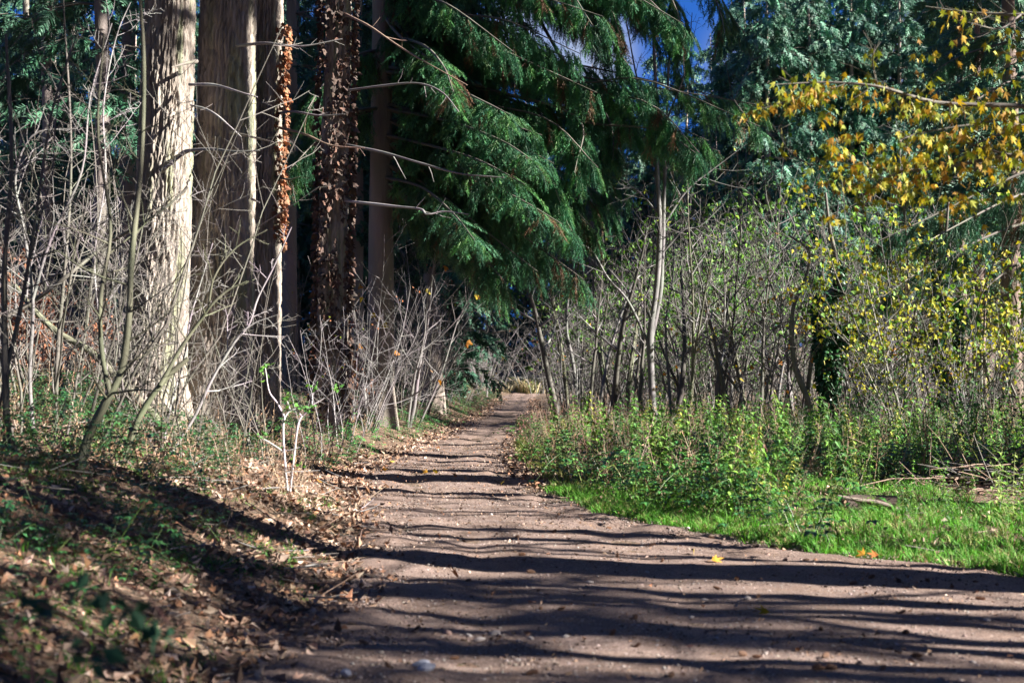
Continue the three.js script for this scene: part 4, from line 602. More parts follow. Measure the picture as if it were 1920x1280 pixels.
// ---------------------------------------------------------------- the thickets
{
  const R = rng(301), S = (o) => ({ stems: 5, spread: 0.38, height: 4.6, radius: 0.019, twigs: 8, twigLength: 0.36, depth: 2, from: 0.12, foot: 0.5, wiggle: 0.17, ...o });
  const GL = 'bare hazel shrubs of the thicket left of the path', GR = 'bare shrubs of the thicket right of the path', GD = 'dark bare shrubs in the left foreground', GF = 'shrubs closing the far end of the path';
  const kinds = {
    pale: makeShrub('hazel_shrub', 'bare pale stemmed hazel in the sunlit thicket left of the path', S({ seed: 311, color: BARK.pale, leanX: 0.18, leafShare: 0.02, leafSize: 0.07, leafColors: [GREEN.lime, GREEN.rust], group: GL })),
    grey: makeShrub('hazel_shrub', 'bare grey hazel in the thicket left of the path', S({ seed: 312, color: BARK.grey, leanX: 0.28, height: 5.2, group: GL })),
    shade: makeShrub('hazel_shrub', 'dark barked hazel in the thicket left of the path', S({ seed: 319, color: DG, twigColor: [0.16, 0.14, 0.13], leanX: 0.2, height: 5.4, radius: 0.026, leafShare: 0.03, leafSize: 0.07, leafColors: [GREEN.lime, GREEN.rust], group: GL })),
    right: makeShrub('bare_shrub', 'bare grey shrub in the thicket right of the path', S({ seed: 313, color: [0.2, 0.185, 0.18], stems: 4, twigLength: 0.36, height: 5, spread: 0.45, leafShare: 0.05, leafSize: 0.08, leafColors: [GREEN.leaf, GREEN.lime, GREEN.orange], group: GR })),
    gloom: makeShrub('bare_shrub', 'dark stemmed bare shrub in the thicket right of the path', S({ seed: 320, color: [0.08, 0.072, 0.06], twigColor: [0.16, 0.145, 0.135], height: 5.6, radius: 0.03, spread: 0.35, group: GR })),
    tangle: makeShrub('bare_shrub', 'bare twiggy shrub in the thicket right of the path', S({ seed: 314, color: BARK.grey, stems: 4, height: 4.8, spread: 0.6, twigs: 12, twigLength: 0.42, group: GR })),
    green: makeShrub('leafy_shrub', 'shrub still bearing green leaves in the thicket right of the path', S({ seed: 315, color: DG, height: 5, spread: 0.4, leafShare: 0.95, leafSize: 0.11, leafColors: [GREEN.leaf, [0.16, 0.34, 0.02], [0.06, 0.18, 0.03]], group: 'green leaved shrubs of the thicket' })),
    dark: makeShrub('dark_shrub', 'dark bare shrub in the shaded left foreground', S({ seed: 316, color: DG, twigColor: [0.15, 0.135, 0.12], height: 4.2, radius: 0.018, spread: 0.4, group: GD })),
    low: makeShrub('low_shrub', 'low dark bush with small green leaves at the foot of the right thicket', S({ seed: 317, stems: 5, color: DG, height: 1.5, radius: 0.012, spread: 0.9, twigs: 8, leafShare: 0.45, leafSize: 0.055, leafColors: [[0.03, 0.1, 0.03], [0.05, 0.14, 0.03], [0.02, 0.06, 0.02]], group: 'low bushes along the thickets' })),
    far: makeShrub('far_shrub', 'bare bush closing the view at the far end of the path', S({ seed: 318, color: BARK.grey, height: 5, spread: 0.5, radius: 0.03, twigs: 6, leafShare: 0.12, leafSize: 0.12, leafColors: [GREEN.leaf, GREEN.lime, GREEN.rust], group: GF })),
  };
  const used = {}, NAME = { pale: 'bare pale hazel', grey: 'bare grey hazel', shade: 'dark barked hazel', right: 'bare grey shrub', gloom: 'dark stemmed bare shrub', tangle: 'bare twiggy shrub', green: 'shrub still in green leaf', dark: 'dark bare shrub', low: 'low dark leafy bush', far: 'bare bush' };
  const put = (k, x, d, s, label, group) => { const p = ground(x, d); p.y -= 0.03; label = (label ?? NAME[k]) + ', ' + zone(x, d); if (!used[k]) { used[k] = 1; kinds[k].position.copy(p); kinds[k].scale.setScalar(s); kinds[k].userData.label = label; if (group) kinds[k].userData.group = group; return; } copy(kinds[k], label, group, p, k === 'pale' || k === 'grey' ? R.n() * 0.7 : R() * 6.28, s); };
  // left of the path: in clumps, denser toward the path
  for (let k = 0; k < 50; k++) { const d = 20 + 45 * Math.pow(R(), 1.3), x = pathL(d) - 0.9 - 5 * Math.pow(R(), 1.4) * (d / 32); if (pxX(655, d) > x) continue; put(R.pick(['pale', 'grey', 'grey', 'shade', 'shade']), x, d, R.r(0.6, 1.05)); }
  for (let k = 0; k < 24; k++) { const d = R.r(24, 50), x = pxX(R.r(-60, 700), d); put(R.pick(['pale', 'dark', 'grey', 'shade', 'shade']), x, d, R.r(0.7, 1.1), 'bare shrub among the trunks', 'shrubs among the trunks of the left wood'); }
  for (const [px, d, s] of [[30, 13, 0.95], [120, 14.5, 1.05], [70, 17, 1.1], [210, 16, 1], [-60, 12, 1], [165, 19, 1.1], [255, 18.2, 0.75], [370, 17.4, 0.5], [300, 15.5, 0.8], [430, 16, 0.62], [345, 14.5, 0.55], [500, 17.5, 0.7], [20, 20, 1.15], [-20, 16, 1.1], [100, 21, 1.1]]) put('dark', pxX(px, d), d, s);
  for (const [px, d, s] of [[570, 20, 0.5], [600, 22, 0.6], [640, 24, 0.65]]) put('pale', pxX(px, d), d, s, 'bare pale shrub', 'pale shrubs between the big trunks and the path');
  // right of the path
  for (let k = 0; k < 120; k++) {
    const d = 28 + 36 * R(), x = pathR(d) + 1.2 + (0.37 * d - pathR(d)) * R(); if (d < 40 && x * F / d + 960 < 1500) continue;
    const far = (x * F / d + 960) > 1620; put(far ? (R() < 0.5 ? 'low' : 'right') : R.pick(['right', 'tangle', 'gloom', 'gloom', 'gloom', 'green', 'green', 'green', 'low']), x, d, R() < 0.3 ? R.r(1.3, 1.9) : R.r(0.55, 1.15));
  }
  for (const [px, d, s] of [[1860, 21, 1.15], [1930, 20, 1.2], [1800, 23.5, 1.05], [1740, 25, 1.1], [1680, 27, 1.1], [1990, 18.5, 1.1], [1890, 24, 1.3], [1620, 27.5, 1], [1480, 28, 0.9], [1400, 29, 0.9], [1300, 29, 0.8], [1560, 26.5, 0.7]]) put('low', pxX(px, d), d, s, 'low leafy bush above the clearing');
  for (let k = 0; k < 22; k++) { const d = R.r(48, 92), side = k % 3 === 0 ? 1 : -1, x = side > 0 ? pathR(d) + R.r(0.8, 2) : pathL(d) - R.r(0.7, 2.2); put(R.pick(['grey', 'shade', 'pale']), x, d, R.r(0.7, 1.15), 'bare hazel leaning over the path', 'hazels overhanging the far path'); }
  // the far end
  for (let k = 0; k < 46; k++) { const d = R.r(60, 108), x = lerp(pathL(d) - 7, pathR(d) + 9, R()); if (d > 80 && x > pathR(d) + 1.5) continue; if (x > pathL(d) - 0.6 && x < pathR(d) + 0.6 && d < 84) continue; put('far', x, d, R.r(0.6, 1.15)); }
  for (let k = 0; k < 26; k++) { const d = R.r(92, 112), x = pxX(R.r(900, 1100), d); if (d < 97 && x > pathL(d) && x < pathR(d)) continue; put('far', x, d, R.r(0.45, 0.95)); }
  for (let k = 0; k < 16; k++) { const d = R.r(13, 26), x = pathR(d) + R.r(1, 6.5); if (x > 0.38 * d || d < 17 && x * F / d > 480) continue; put('low', x, d, R.r(0.28, 0.55), 'small low bush in the right verge', 'small bushes in the right verge'); }
  for (let k = 0; k < 30; k++) { const d = R.r(50, 74), x = pxX(R.r(1000, 1900), d); if (x < pathR(d) + 1) continue; put(R.pick(['tangle', 'gloom', 'green', 'green', 'right']), x, d, R.r(1.2, 1.9)); }
  for (let k = 0; k < 24; k++) { const d = R.r(46, 80), px = R.r(1080, 1420), x = pxX(px, d); put(R.pick(['green', 'gloom', 'green', 'tangle']), x, d, R.r(1.3, 2), 'tall half leafy bush', 'tall bushes under the patch of blue sky'); }
}

// ---------------------------------------------------------------- the low growth
const clump = (f) => { const g = new Geo(); f(g); return g.build(); };
const bladeTuft = (seed, n, h, w, spread) => clump((g) => { const R = rng(seed); for (let k = 0; k < n; k++) { const a = R() * 6.3, r = spread * R(), b = V(Math.cos(a) * r, 0, Math.sin(a) * r), l = h * R.r(0.5, 1.1), o = V(Math.cos(a) * R.r(0.1, 0.7), 1, Math.sin(a) * R.r(0.1, 0.7)), s = V(-Math.sin(a + R.n()), 0, Math.cos(a + R.n())).multiplyScalar(w), m = b.clone().addScaledVector(o, l * 0.55), e = b.clone().addScaledVector(o, l * 0.95).add(V(Math.cos(a) * l * 0.3, -l * 0.1, Math.sin(a) * l * 0.3)), c = Array(3).fill(R.r(0.7, 1.3)); g.tri(b.clone().add(s), b.clone().sub(s), m.clone().addScaledVector(s, 0.8), c); g.tri(b.clone().sub(s), m.clone().addScaledVector(s, -0.8), m.clone().addScaledVector(s, 0.8), c); g.tri(m.clone().addScaledVector(s, 0.8), m.clone().addScaledVector(s, -0.8), e, c); } });
const herb = (seed, h, pairs, leaf) => clump((g) => { const R = rng(seed), pts = wander(V(0, 0, 0), V(R.n() * 0.2, 1, R.n() * 0.2), h, 5, R, 0.08, 0); g.tube(pts, (s) => lerp(0.004, 0.002, s), 3, [0.9, 0.8, 0.5], false); for (let k = 0; k < pairs; k++) { const t = lerp(0.12, 1, (k + 0.5) / pairs), [p] = along(pts, t), a = k * 1.57 + R.n() * 0.4; for (const s of [0, Math.PI]) { const dir = V(Math.cos(a + s), R.r(-0.35, 0.25), Math.sin(a + s)).normalize(), c = R.r(0.7, 1.3); g.leaf(p, dir, V(-dir.z, 0, dir.x).normalize(), leaf * (1.15 - 0.55 * t) * R.r(0.8, 1.2), leaf * 0.55 * (1.1 - 0.5 * t), [c, c, c], 0.2, 0.35); } } });
const bramble = (seed, len, leaf) => clump((g) => { const R = rng(seed), pts = wander(V(0, 0, 0), V(0.5, 1, 0.1), len * 0.55, 5, R, 0.1, -0.5), tail = wander(pts[5], V(1, -0.1, 0.1), len * 0.5, 5, R, 0.12, -0.9), all = [...pts, ...tail.slice(1)]; g.tube(all, (s) => lerp(0.005, 0.002, s), 3, [1.5, 0.8, 0.6], false); for (let k = 0; k < 9; k++) { const [p] = along(all, lerp(0.15, 1, k / 9)), a = R() * 6.3, dir = V(Math.cos(a), R.r(-0.2, 0.3), Math.sin(a)).normalize(), q = p.clone().addScaledVector(dir, leaf * 0.6); for (const t of [-1.1, 0, 1.1]) { const e = dir.clone().applyAxisAngle(Y, t), c = R.r(0.65, 1.3); g.leaf(q, e, V(-e.z, 0.1 * R.n(), e.x).normalize(), leaf * R.r(0.8, 1.1), leaf * 0.72, [c, c, c], 0.18, 0.25); } } });
const stalk = (seed, h) => clump((g) => { const R = rng(seed), pts = wander(V(0, 0, 0), V(R.n() * 0.3, 1, R.n() * 0.3), h, 5, R, 0.12, 0); g.tube(pts, (s) => lerp(0.0045, 0.002, s), 3, [1, 1, 1], false); twigs(g, pts, 0.004, h * 0.35, 7, R, [1, 1, 1], 1, 0.3, [], 0.002); for (let k = 0; k < 9; k++) { const [p] = along(pts, R.r(0.3, 1)), d = V(R.n(), R.n() - 0.4, R.n()).normalize(), c = R.r(0.6, 1.2); g.leaf(p, d, V(-d.z, 0.1, d.x).normalize(), 0.06, 0.02, [c, c * 0.85, c * 0.7], 0.5, 0.5); } });
const bed = (name, label, category, geo, mat, list) => { const m = scatter(name, geo, mat, list, scene); m.userData.label = label; m.userData.category = category; return m; };
const px2 = (x, d) => 960 + x / d * F;
{
  const R = rng(701), on = (x, d, c, s, lean = 0.2) => ({ p: V(x, H(x, d) - 0.02, -d), q: turnY(R() * 6.28, R.n() * lean, R() * 6.28), s, c });
  // right verge: nettles, brambles, dry stalks, grass
  const nettles = [[], [], []], bram = [[], []], dry = [[], []], grass = [[], []], clearing = (x, d) => d > 10 && d < 17.2 && x > pathR(d) + 0.5 && px2(x, d) > 1470 + 40 * noise(x, d);
  const green = [[0.16, 0.38, 0.03], [0.09, 0.25, 0.03], [0.22, 0.42, 0.04], [0.05, 0.14, 0.03], [0.25, 0.36, 0.06]];
  for (let k = 0; k < 5000; k++) {
    const d = 10.5 + 27 * R(), x = pathR(d) + 0.15 + (0.39 * d + 1 - pathR(d)) * R(); if (clearing(x, d) && R() > 0.18) continue; const patch = noise(x * 0.45, d * 0.45, 8); if (patch < -0.2 && R() < 0.8) continue;
    const edge = smooth(0, 3, x - pathR(d)), s = lerp(0.2, 0.68, edge) * R.r(0.35, 1.15) * (0.9 + 0.7 * noise(x * 0.7, d * 0.5, 31)); nettles[k % 3].push(on(x, d, tint(R.pick(green), R, 0.3), s));
  }
  nettles.forEach((l, k) => bed('nettle_patch', ['bright green nettles on the verge right of the path', 'taller thin nettles mixed in the right verge', 'broad leaved green herbs mixed in the right verge'][k], 'herbs', herb(61 + k, 0.78 + 0.12 * k, 9 + k, 0.085 + 0.012 * k), M.leaf, l));
  const tallHerbs = []; for (let k = 0; k < 420; k++) { const d = 12 + 17 * R(), x = pathR(d) + 0.7 + (0.37 * d - pathR(d)) * R(); if (clearing(x, d)) continue; tallHerbs.push(on(x, d, tint(R.pick([[0.2, 0.4, 0.04], [0.12, 0.3, 0.03], [0.34, 0.38, 0.05], [0.07, 0.2, 0.03]]), R), R.r(0.6, 1.25), 0.15)); }
  bed('tall_herbs', 'scattered tall broad leaved herbs rising above the nettles', 'herbs', herb(69, 1.0, 13, 0.12), M.leaf, tallHerbs);
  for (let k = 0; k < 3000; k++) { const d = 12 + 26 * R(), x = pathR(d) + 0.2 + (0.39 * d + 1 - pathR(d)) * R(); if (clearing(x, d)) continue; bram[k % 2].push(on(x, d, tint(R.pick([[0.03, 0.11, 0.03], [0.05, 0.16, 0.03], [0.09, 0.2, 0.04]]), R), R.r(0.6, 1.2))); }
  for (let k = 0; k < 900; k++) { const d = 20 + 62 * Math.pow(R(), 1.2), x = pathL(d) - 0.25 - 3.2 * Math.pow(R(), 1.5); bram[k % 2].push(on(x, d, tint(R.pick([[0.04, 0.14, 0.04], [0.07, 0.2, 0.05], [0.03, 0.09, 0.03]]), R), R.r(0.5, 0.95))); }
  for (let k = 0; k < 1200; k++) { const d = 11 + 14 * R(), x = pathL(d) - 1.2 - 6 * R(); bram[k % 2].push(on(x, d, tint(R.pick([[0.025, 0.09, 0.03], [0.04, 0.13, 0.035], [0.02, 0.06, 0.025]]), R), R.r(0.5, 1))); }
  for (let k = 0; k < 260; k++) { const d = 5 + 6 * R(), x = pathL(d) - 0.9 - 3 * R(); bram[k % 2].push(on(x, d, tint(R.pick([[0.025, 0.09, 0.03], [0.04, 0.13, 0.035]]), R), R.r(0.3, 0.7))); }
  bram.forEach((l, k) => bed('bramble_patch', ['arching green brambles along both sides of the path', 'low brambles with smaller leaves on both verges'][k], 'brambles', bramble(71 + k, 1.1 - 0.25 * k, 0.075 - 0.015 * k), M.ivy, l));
  for (let k = 0; k < 900; k++) { const d = 17 + 24 * R(), x = pathR(d) + 0.25 + 3.2 * Math.pow(R(), 1.3); dry[k % 2].push(on(x, d, tint(R.pick([[0.3, 0.23, 0.17], [0.22, 0.16, 0.12], [0.36, 0.3, 0.23], [0.24, 0.12, 0.1]]), R), R.r(0.35, 0.95), 0.45)); }
  for (let k = 0; k < 900; k++) { const d = 12 + 22 * R(), x = pathR(d) + 0.6 + (0.38 * d - pathR(d)) * R(); if (clearing(x, d)) continue; dry[k % 2].push(on(x, d, tint(R.pick([[0.28, 0.2, 0.14], [0.2, 0.14, 0.1], [0.36, 0.28, 0.2]]), R), R.r(0.4, 1.25), 0.3)); }
  for (let k = 0; k < 900; k++) { const d = 11 + 17 * R(), x = pathL(d) - 0.5 - 6.5 * R(); dry[k % 2].push(on(x, d, tint(R.pick([[0.36, 0.27, 0.19], [0.26, 0.18, 0.12], [0.42, 0.34, 0.26]]), R), R.r(0.3, 0.85), 0.6)); }
  dry.forEach((l, k) => bed('dry_stalks', ['withered brown stalks on the verge beside the narrowing path', 'thin pale dead stalks in the verges'][k], 'dead stalks', stalk(81 + k, 0.85 - 0.15 * k), M.dead, l));
  for (let k = 0; k < 7500; k++) { const d = 9 + 9 * R(), x = pathR(d) - 0.12 + 0.3 * R.n() * 0.4 + 4.4 * Math.pow(R(), 1.6); if (noise(x * 0.8, d * 0.8, 2) < -0.45) continue; grass[0].push(on(x, d, tint(R.pick([[0.11, 0.4, 0.012], [0.15, 0.44, 0.02], [0.08, 0.3, 0.012], [0.3, 0.32, 0.09], [0.12, 0.36, 0.02]]), R), R.r(0.25, 1.2), 0.35)); }
  for (let k = 0; k < 900; k++) { const d = 18 + 14 * R(), x = pathR(d) + 0.05 + 0.8 * R(); grass[0].push(on(x, d, tint(R.pick([[0.13, 0.32, 0.02], [0.3, 0.3, 0.06]]), R), R.r(0.5, 1.2))); }
  for (let k = 0; k < 1500; k++) { const d = 6 + 10 * R(), x = pathL(d) - 0.15 - 3.2 * Math.pow(R(), 1.2); if (noise(x * 0.9, d * 0.9, 12) < 0.02) continue; grass[0].push(on(x, d, tint([0.09, 0.28, 0.02], R), R.r(0.35, 0.8))); }
  for (let k = 0; k < 260; k++) { const d = 90 + 20 * R(), x = pxX(1005 + 42 * R.n(), d); grass[1].push(on(x, d, tint(R.pick([[0.55, 0.46, 0.3], [0.5, 0.48, 0.28], [0.3, 0.36, 0.12]]), R), R.r(1.5, 3.4))); }
  bed('verge_grass', 'bright green grass along the verges and in the clearing on the right', 'grass', bladeTuft(91, 11, 0.17, 0.0035, 0.05), M.grass, grass[0]);
  bed('dry_grass', 'pale dry grass glowing in the sun at the far end of the path', 'grass', bladeTuft(92, 16, 0.4, 0.012, 0.14), M.grass, grass[1]);
  const clover = []; for (let k = 0; k < 2600; k++) { const d = 5 + 9 * R(), x = pathL(d) - 0.4 - 3.4 * R(); if (noise(x * 1.1, d * 1.1, 22) < 0.1) continue; clover.push(on(x, d, tint(R.pick([[0.08, 0.22, 0.03], [0.05, 0.15, 0.03], [0.16, 0.28, 0.03]]), R), R.r(0.1, 0.2))); }
  bed('seedling_cover', 'small green seedlings dotted over the litter of the left bank', 'seedlings', herb(65, 0.5, 3, 0.35), M.leaf, clover);
  // fallen leaves, twigs, gravel
  const litter = [[], []], cols = [[0.24, 0.14, 0.09], [0.29, 0.18, 0.12], [0.18, 0.11, 0.075], [0.36, 0.25, 0.18], [0.26, 0.13, 0.07], [0.13, 0.085, 0.06], [0.42, 0.31, 0.24]];
  const fall = (x, d, s, lift = 0.01) => litter[R() < 0.6 ? 0 : 1].push({ p: V(x, Math.max(H(x, d), 0) * 0 + H(x, d) + lift + 0.02 * R(), -d), q: aim(V(R.n(), R.n() * 0.35, R.n()).normalize(), R() * 6.28), s, c: tint(R.pick(cols), R, 0.3) });
  for (let k = 0; k < 24000; k++) { const d = 4.2 + 19 * Math.pow(R(), 1.1), x = pathL(d) + 0.1 - 8 * Math.pow(R(), 1.5) + 0.3 * R.n(); fall(x, d, R.r(0.03, 0.09), 0.02); }
  for (let k = 0; k < 6000; k++) { const d = 18 + 60 * Math.pow(R(), 1.5), l = pathL(d), r = pathR(d), x = R() < 0.6 ? l + 0.5 * R.n() : r + 0.4 * R.n(); fall(x, d, R.r(0.04, 0.1), 0.03); }
  for (let k = 0; k < 1500; k++) { const d = 6.5 + 22 * R(), x = lerp(pathL(d), pathR(d), R()); fall(x, d, R.r(0.02, 0.05), 0.03); }
  for (let k = 0; k < 5000; k++) { const d = 9.5 + 14 * R(), x = pathR(d) + 0.1 * R.n() + 6 * Math.pow(R(), 2); fall(x, d, R.r(0.03, 0.08), 0.02); }
  for (let k = 0; k < 9000; k++) { const d = 6 + 26 * Math.pow(R(), 1.4), x = lerp(pathL(d), Math.min(pathR(d), 0.38 * d + 0.5), R()); if (noise(x * 0.9, d * 0.55, 17) + 0.35 * noise(x * 3, d * 2, 4) < 0.05) continue; litter[0].push({ p: V(x, pathTop(x, d) + 0.004, -d), q: aim(V(R.n(), R.n() * 0.2, R.n()).normalize(), R() * 6.28), s: R.r(0.012, 0.035), c: tint(R.pick([[0.12, 0.075, 0.05], [0.2, 0.12, 0.08], [0.09, 0.06, 0.045]]), R, 0.3) }); }
  bed('leaf_litter', 'brown fallen leaves covering the left bank and the path edges', 'leaf litter', leafShape('curled'), M.dead, litter[0]);
  bed('leaf_litter', 'larger lobed fallen leaves mixed in the litter', 'leaf litter', leafShape('maple'), M.dead, litter[1].map((o) => ({ ...o, s: o.s * 0.65 })));
  const stick = [], sg = clump((g) => g.tube(wander(V(0, 0, 0), V(0, 1, 0), 1, 5, rng(4), 0.12, 0), (s) => lerp(0.016, 0.008, s), 4, [1, 1, 1]));
  for (let k = 0; k < 1900; k++) { const left = R() < 0.8, d = 4.5 + 20 * R(), x = left ? pathL(d) + 0.1 - 7 * Math.pow(R(), 1.3) : pathR(d) + 5 * R(); stick.push({ p: V(x, H(x, d) + 0.035 + R() * 0.03, -d), q: aim(V(R.n(), R.n() * 0.15, R.n()).normalize(), R() * 6), s: R.r(0.12, d < 9 ? 0.28 : 0.5), c: tint(R.pick([BARK.grey, BARK.brown, BARK.dark, BARK.brown]), R) }); }
  bed('fallen_twigs', 'small dead twigs strewn over the leaf litter', 'twigs', sg, M.twig, stick);
  const gravel = [], peb = (() => { const g = new THREE.IcosahedronGeometry(1, 1), p = g.attributes.position; for (let k = 0; k < p.count; k++) { const v = V().fromBufferAttribute(p, k), s = 1 + 0.28 * noise(v.x * 1.4, v.y * 1.4, v.z * 1.4); p.setXYZ(k, v.x * s, v.y * s * 0.62, v.z * s * 0.85); } g.computeVertexNormals(); g.setAttribute('color', new THREE.Float32BufferAttribute(new Float32Array(p.count * 3).fill(1), 3)); return g; })();
  for (let k = 0; k < 36000; k++) { const d = 5.8 + 24 * Math.pow(R(), 1.7), x = lerp(pathL(d) + 0.15, Math.min(pathR(d), 0.38 * d + 0.4), R()), big = R(); gravel.push({ p: V(x, pathTop(x, d) - 0.001, -d), q: turnY(R() * 6.3, R.n() * 0.3), s: 0.0035 + 0.009 * big ** 7 + 0.003 * R(), c: tint(R.pick([[0.27, 0.22, 0.19], [0.2, 0.15, 0.125], [0.3, 0.25, 0.225], [0.13, 0.09, 0.07], [0.24, 0.18, 0.155]]), R) }); }
  bed('path_gravel', 'fine gravel strewn over the trodden path', 'gravel', peb, M.stone, gravel);

  // cones, stones and bright leaves one by one
  const spotD = (px, py) => { let d = footOf(px, py); return [pxX(px, d), d]; };
  const coneGeo = () => { const g = new Geo(), S = rng(33); for (let k = 0; k < 46; k++) { const t = (k + 0.5) / 46, a = k * 2.4, r = 0.42 * Math.sin(Math.PI * Math.min(0.97, 0.1 + t * 0.85)) ** 0.7, b = V(Math.cos(a) * r * 0.5, t * 1.7 - 0.85, Math.sin(a) * r * 0.5), o = V(Math.cos(a), 0.75, Math.sin(a)).normalize(), s = V(-Math.sin(a), 0, Math.cos(a)), c = S.r(0.75, 1.25); g.leaf(b, o, s, r * 0.75 + 0.1, 0.26, [c, c * 0.95, c * 0.9], 0.3, -0.1); } g.tube([V(0, -0.85, 0), V(0, -0.4, 0), V(0, 0.3, 0), V(0, 0.8, 0)], (s) => 0.12 + 0.16 * Math.sin(Math.PI * s), 8, [0.6, 0.55, 0.5]); return g.build(); };
  const conesAt = [[828, 963], [1047, 970], [1088, 970], [1142, 994], [1040, 1003], [969, 1013], [1222, 1027], [978, 1047], [1157, 1048], [1240, 1056], [996, 1078], [878, 1095], [1190, 1165], [1053, 1151], [1013, 1150], [1147, 1200], [1193, 1220], [853, 1236], [728, 1261], [997, 1271], [1257, 1276], [1333, 1015], [1416, 1032], [1448, 1030], [1510, 1056], [1527, 1056], [1380, 1095], [1420, 1127], [1598, 1100], [1633, 1091], [1683, 1097], [1737, 1096], [1783, 1106], [1827, 1101], [1867, 1106], [1835, 1131], [1688, 1156], [1493, 1229], [1390, 1233], [1417, 1241], [1545, 1239], [1533, 1266], [1557, 1266], [1652, 1262], [1717, 1241], [1695, 1194], [1537, 1189], [1342, 1112], [783, 1187], [683, 1214]];
  const where = (px, py) => (py < 1000 ? 'at the far end of the open path' : py < 1070 ? 'in the middle distance of the path' : py < 1160 ? 'on the wide part of the path' : 'in the near foreground of the path') + (px < 900 ? ', toward the left bank' : px > 1560 ? ', toward the right edge' : px > 1250 ? ', right of centre' : ', near the centre line');
  const cg = coneGeo(), cm = [0, 1].map((k) => std({ vertexColors: true, color: new THREE.Color().setRGB(...[[0.15, 0.085, 0.055], [0.24, 0.13, 0.075]][k]) }));
  conesAt.forEach(([px, py], k) => { const [x, d] = spotD(px, py), t = new THREE.Group(), m = part('scales', cg, cm[k % 2], t), s = R.r(0.026, 0.04); t.name = numbered('fir_cone'); t.position.set(x, pathTop(x, d) + s * 0.3, -d); m.quaternion.copy(aim(V(R.n(), R.n() * 0.2, R.n()).normalize(), R() * 6)); m.scale.setScalar(s); scene.add(tag(t, 'brown fir cone lying ' + where(px, py), 'fir cone', 'fir cones scattered on the path')); });
  const stonesAt = [[953, 1014, 0], [1213, 1079, 1], [840, 1194, 0], [927, 1191, 1], [935, 1196, 1], [995, 1201, 1], [900, 1203, 1], [880, 1197, 1], [1439, 1046, 0], [1320, 1127, 1], [1290, 997, 1], [921, 969, 1], [1105, 1098, 1], [1400, 1130, 1], [1060, 1204, 1], [800, 1262, 2], [790, 1254, 2], [650, 1273, 2], [1295, 1158, 1], [1848, 1172, 1], [1820, 1250, 1]];
  const sm = [[0.3, 0.19, 0.15], [0.3, 0.26, 0.24], [0.3, 0.31, 0.36]].map((c) => std({ vertexColors: true, color: new THREE.Color().setRGB(...c) }));
  stonesAt.forEach(([px, py, c], k) => { const [x, d] = spotD(px, py), m = new THREE.Mesh(peb, sm[c]), s = R.r(0.014, 0.026) * (c === 2 ? 1.7 : 1); m.name = numbered('stone'); m.position.set(x, pathTop(x, d) + s * 0.25, -d); m.rotation.set(R.n() * 0.3, R() * 6, R.n() * 0.3); m.scale.set(s * R.r(1, 1.5), s, s); scene.add(tag(m, ['reddish', 'pale', 'blue grey'][c] + ' stone lying ' + where(px, py), 'stone', 'loose stones on the path')); });
  const leavesAt = [[802, 890], [822, 892], [858, 900], [876, 906], [1006, 930], [748, 897], [717, 886], [740, 872], [767, 877], [1005, 868], [997, 872], [598, 908], [605, 911], [395, 974], [560, 862], [1333, 1061], [940, 910], [1646, 1052], [1620, 1051], [1442, 1158], [860, 1095], [673, 1180], [1300, 1047]];
  const lm = [[0.5, 0.25, 0.02], [0.5, 0.36, 0.02], [0.45, 0.15, 0.03]].map((c) => leafy({ transmission: 0.3, color: new THREE.Color().setRGB(...c) }));
  leavesAt.forEach(([px, py], k) => { const [x, d] = spotD(px, py), m = new THREE.Mesh(leafShape('maple'), lm[k % 3]); m.name = numbered('fallen_leaf'); m.position.set(x, pathTop(x, d) + 0.02, -d); m.quaternion.copy(aim(V(R.n(), R.r(0, 0.4), R.n()).normalize(), R() * 6)); m.scale.setScalar(R.r(0.07, 0.1)); scene.add(tag(m, ['orange', 'yellow', 'rust red'][k % 3] + ' leaf ' + where(px, py), 'leaf', 'bright fallen leaves')); });
  // log and stick in the clearing, brush pile at the right edge
  const [lx, ld] = spotD(1625, 962), lt = thing('rotten_log', 'short dark rotten log lying in the grass of the clearing', 'log', ground(lx, ld)), lg = new Geo();
  lg.tube([V(-0.26, 0.09, 0.05), V(-0.1, 0.1, 0), V(0.1, 0.1, -0.02), V(0.3, 0.085, 0.04)], (s) => 0.1 + 0.012 * Math.sin(s * 9), 14, mottled([0.06, 0.04, 0.03], R)); part('body', lg, M.bark, lt);
  const lid = new Geo(); lid.tube([V(-0.262, 0.09, 0.05), V(-0.275, 0.09, 0.052)], [0.098, 0.06], 14, [0.2, 0.13, 0.08]); part('sawn_end', lid, M.bark, lt);
  const st = thing('grey_stick', 'dark dead stick leaning over the rotten log in the clearing', 'stick', ground(lx, ld - 0.15)), sgx = new Geo(), so = st.position, sl = [[1570, 930], [1610, 937], [1640, 940], [1668, 948], [1700, 962]].map(([x, y]) => at(x, y, ld - 0.1).sub(so)); sgx.tube(sl, (s) => lerp(0.02, 0.028, s), 7, mottled([0.16, 0.12, 0.1], R)); const sb = part('stem', sgx, M.stem, st), sp = new Geo(); sp.tube([sl[3], sl[3].clone().add(V(0.02, -0.14, 0.03))], [0.014, 0.008], 5, mottled([0.12, 0.1, 0.1], R)); part('side_shoot', sp, M.stem, st);
  const bp = thing('brush_pile', 'heap of dead brown brushwood at the right edge below the dark bushes', 'brushwood', ground(pxX(1890, 17.5), 17.5)), bg = new Geo();
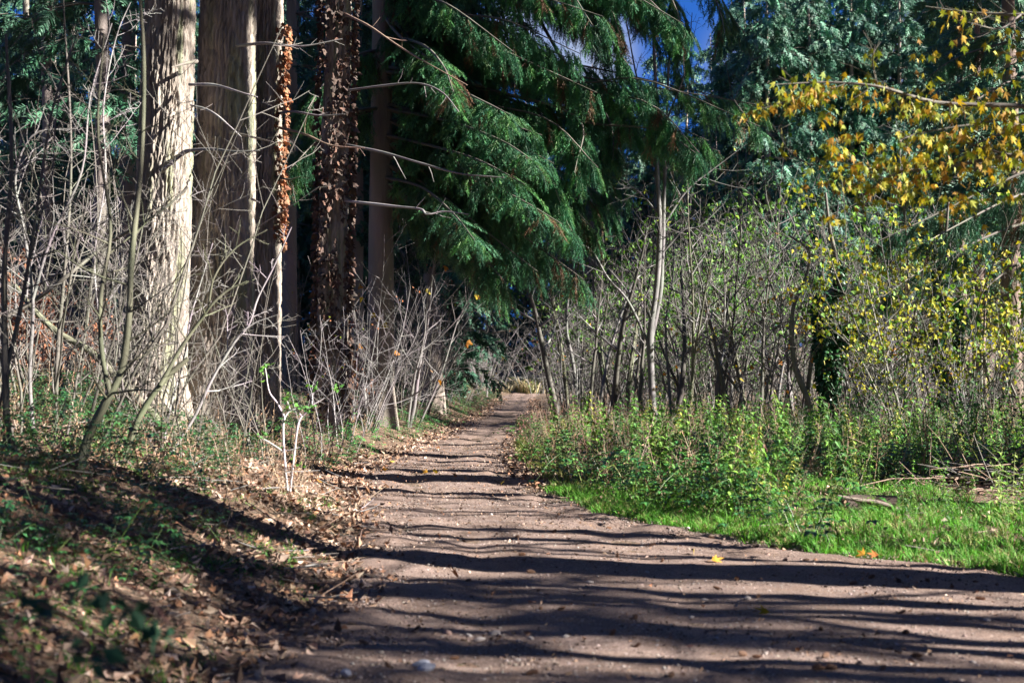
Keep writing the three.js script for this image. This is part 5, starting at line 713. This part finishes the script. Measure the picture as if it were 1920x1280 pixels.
  for (let k = 0; k < 420; k++) { const a = R() * 6.3, rr = 1.5 * Math.sqrt(R()), p = V(Math.cos(a) * rr, 0.02 + 0.55 * (1 - rr / 1.6) * R(), Math.sin(a) * rr * 0.8), q = wander(p, V(R.n(), R.n() * 0.25, R.n() * 0.7), R.r(0.4, 1.3), 4, R, 0.15, -0.1); bg.tube(q, (s) => lerp(0.009, 0.004, s) * 1, 3, R.pick([BARK.brown, BARK.grey, DG, [0.3, 0.2, 0.15]]), false); } part('brushwood', bg, M.twig, bp, true);
  // near bramble at the lower left, its leaves one by one
  for (const [px, py, d, seed, l, n] of [[210, 1090, 3.6, 5, 'dark bramble spray with big blurred leaves hanging in the lower left foreground', 20], [60, 1130, 3.3, 6, 'dark bramble spray cut by the left edge in the lower left foreground', 16]]) {
    const S = rng(seed), x = pxX(px - 130, d), t = thing('bramble_spray', l, 'bramble', ground(x, d), 'near bramble sprays'), g = new Geo(), pts = new THREE.CatmullRomCurve3([V(0, -0.05, 0), at(px - 120, py + 20, d).sub(t.position), at(px - 40, py - 10, d + 0.05).sub(t.position), at(px + 60, py + 20, d + 0.1).sub(t.position), at(px + 110, py + 80, d + 0.15).sub(t.position)]).getPoints(16);
    g.tube(pts, (s) => lerp(0.0045, 0.002, s), 6, [0.16, 0.07, 0.06]); part('stem', g, M.stem, t); const m = [[0.02, 0.075, 0.035], [0.03, 0.1, 0.04]].map((c) => leafy({ transmission: 0.2, color: new THREE.Color().setRGB(...c) }));
    for (let k = 0; k < n; k++) { const [p] = along(pts, S.r(0.3, 1)), o = part('leaf', leafShape('oval'), S.pick(m), t); o.position.copy(p).add(V(S.n() * 0.04, S.n() * 0.05 - 0.02, S.n() * 0.06)); o.quaternion.copy(aim(V(S.n(), S.n() * 0.5 - 0.2, S.n() * 0.7).normalize(), S() * 6)); o.scale.setScalar(S.r(0.05, 0.085)); }
  }
}
scene.traverse((o) => { if (o.isMesh) { o.castShadow = true; o.receiveShadow = true; } });
renderer.render(scene, camera);
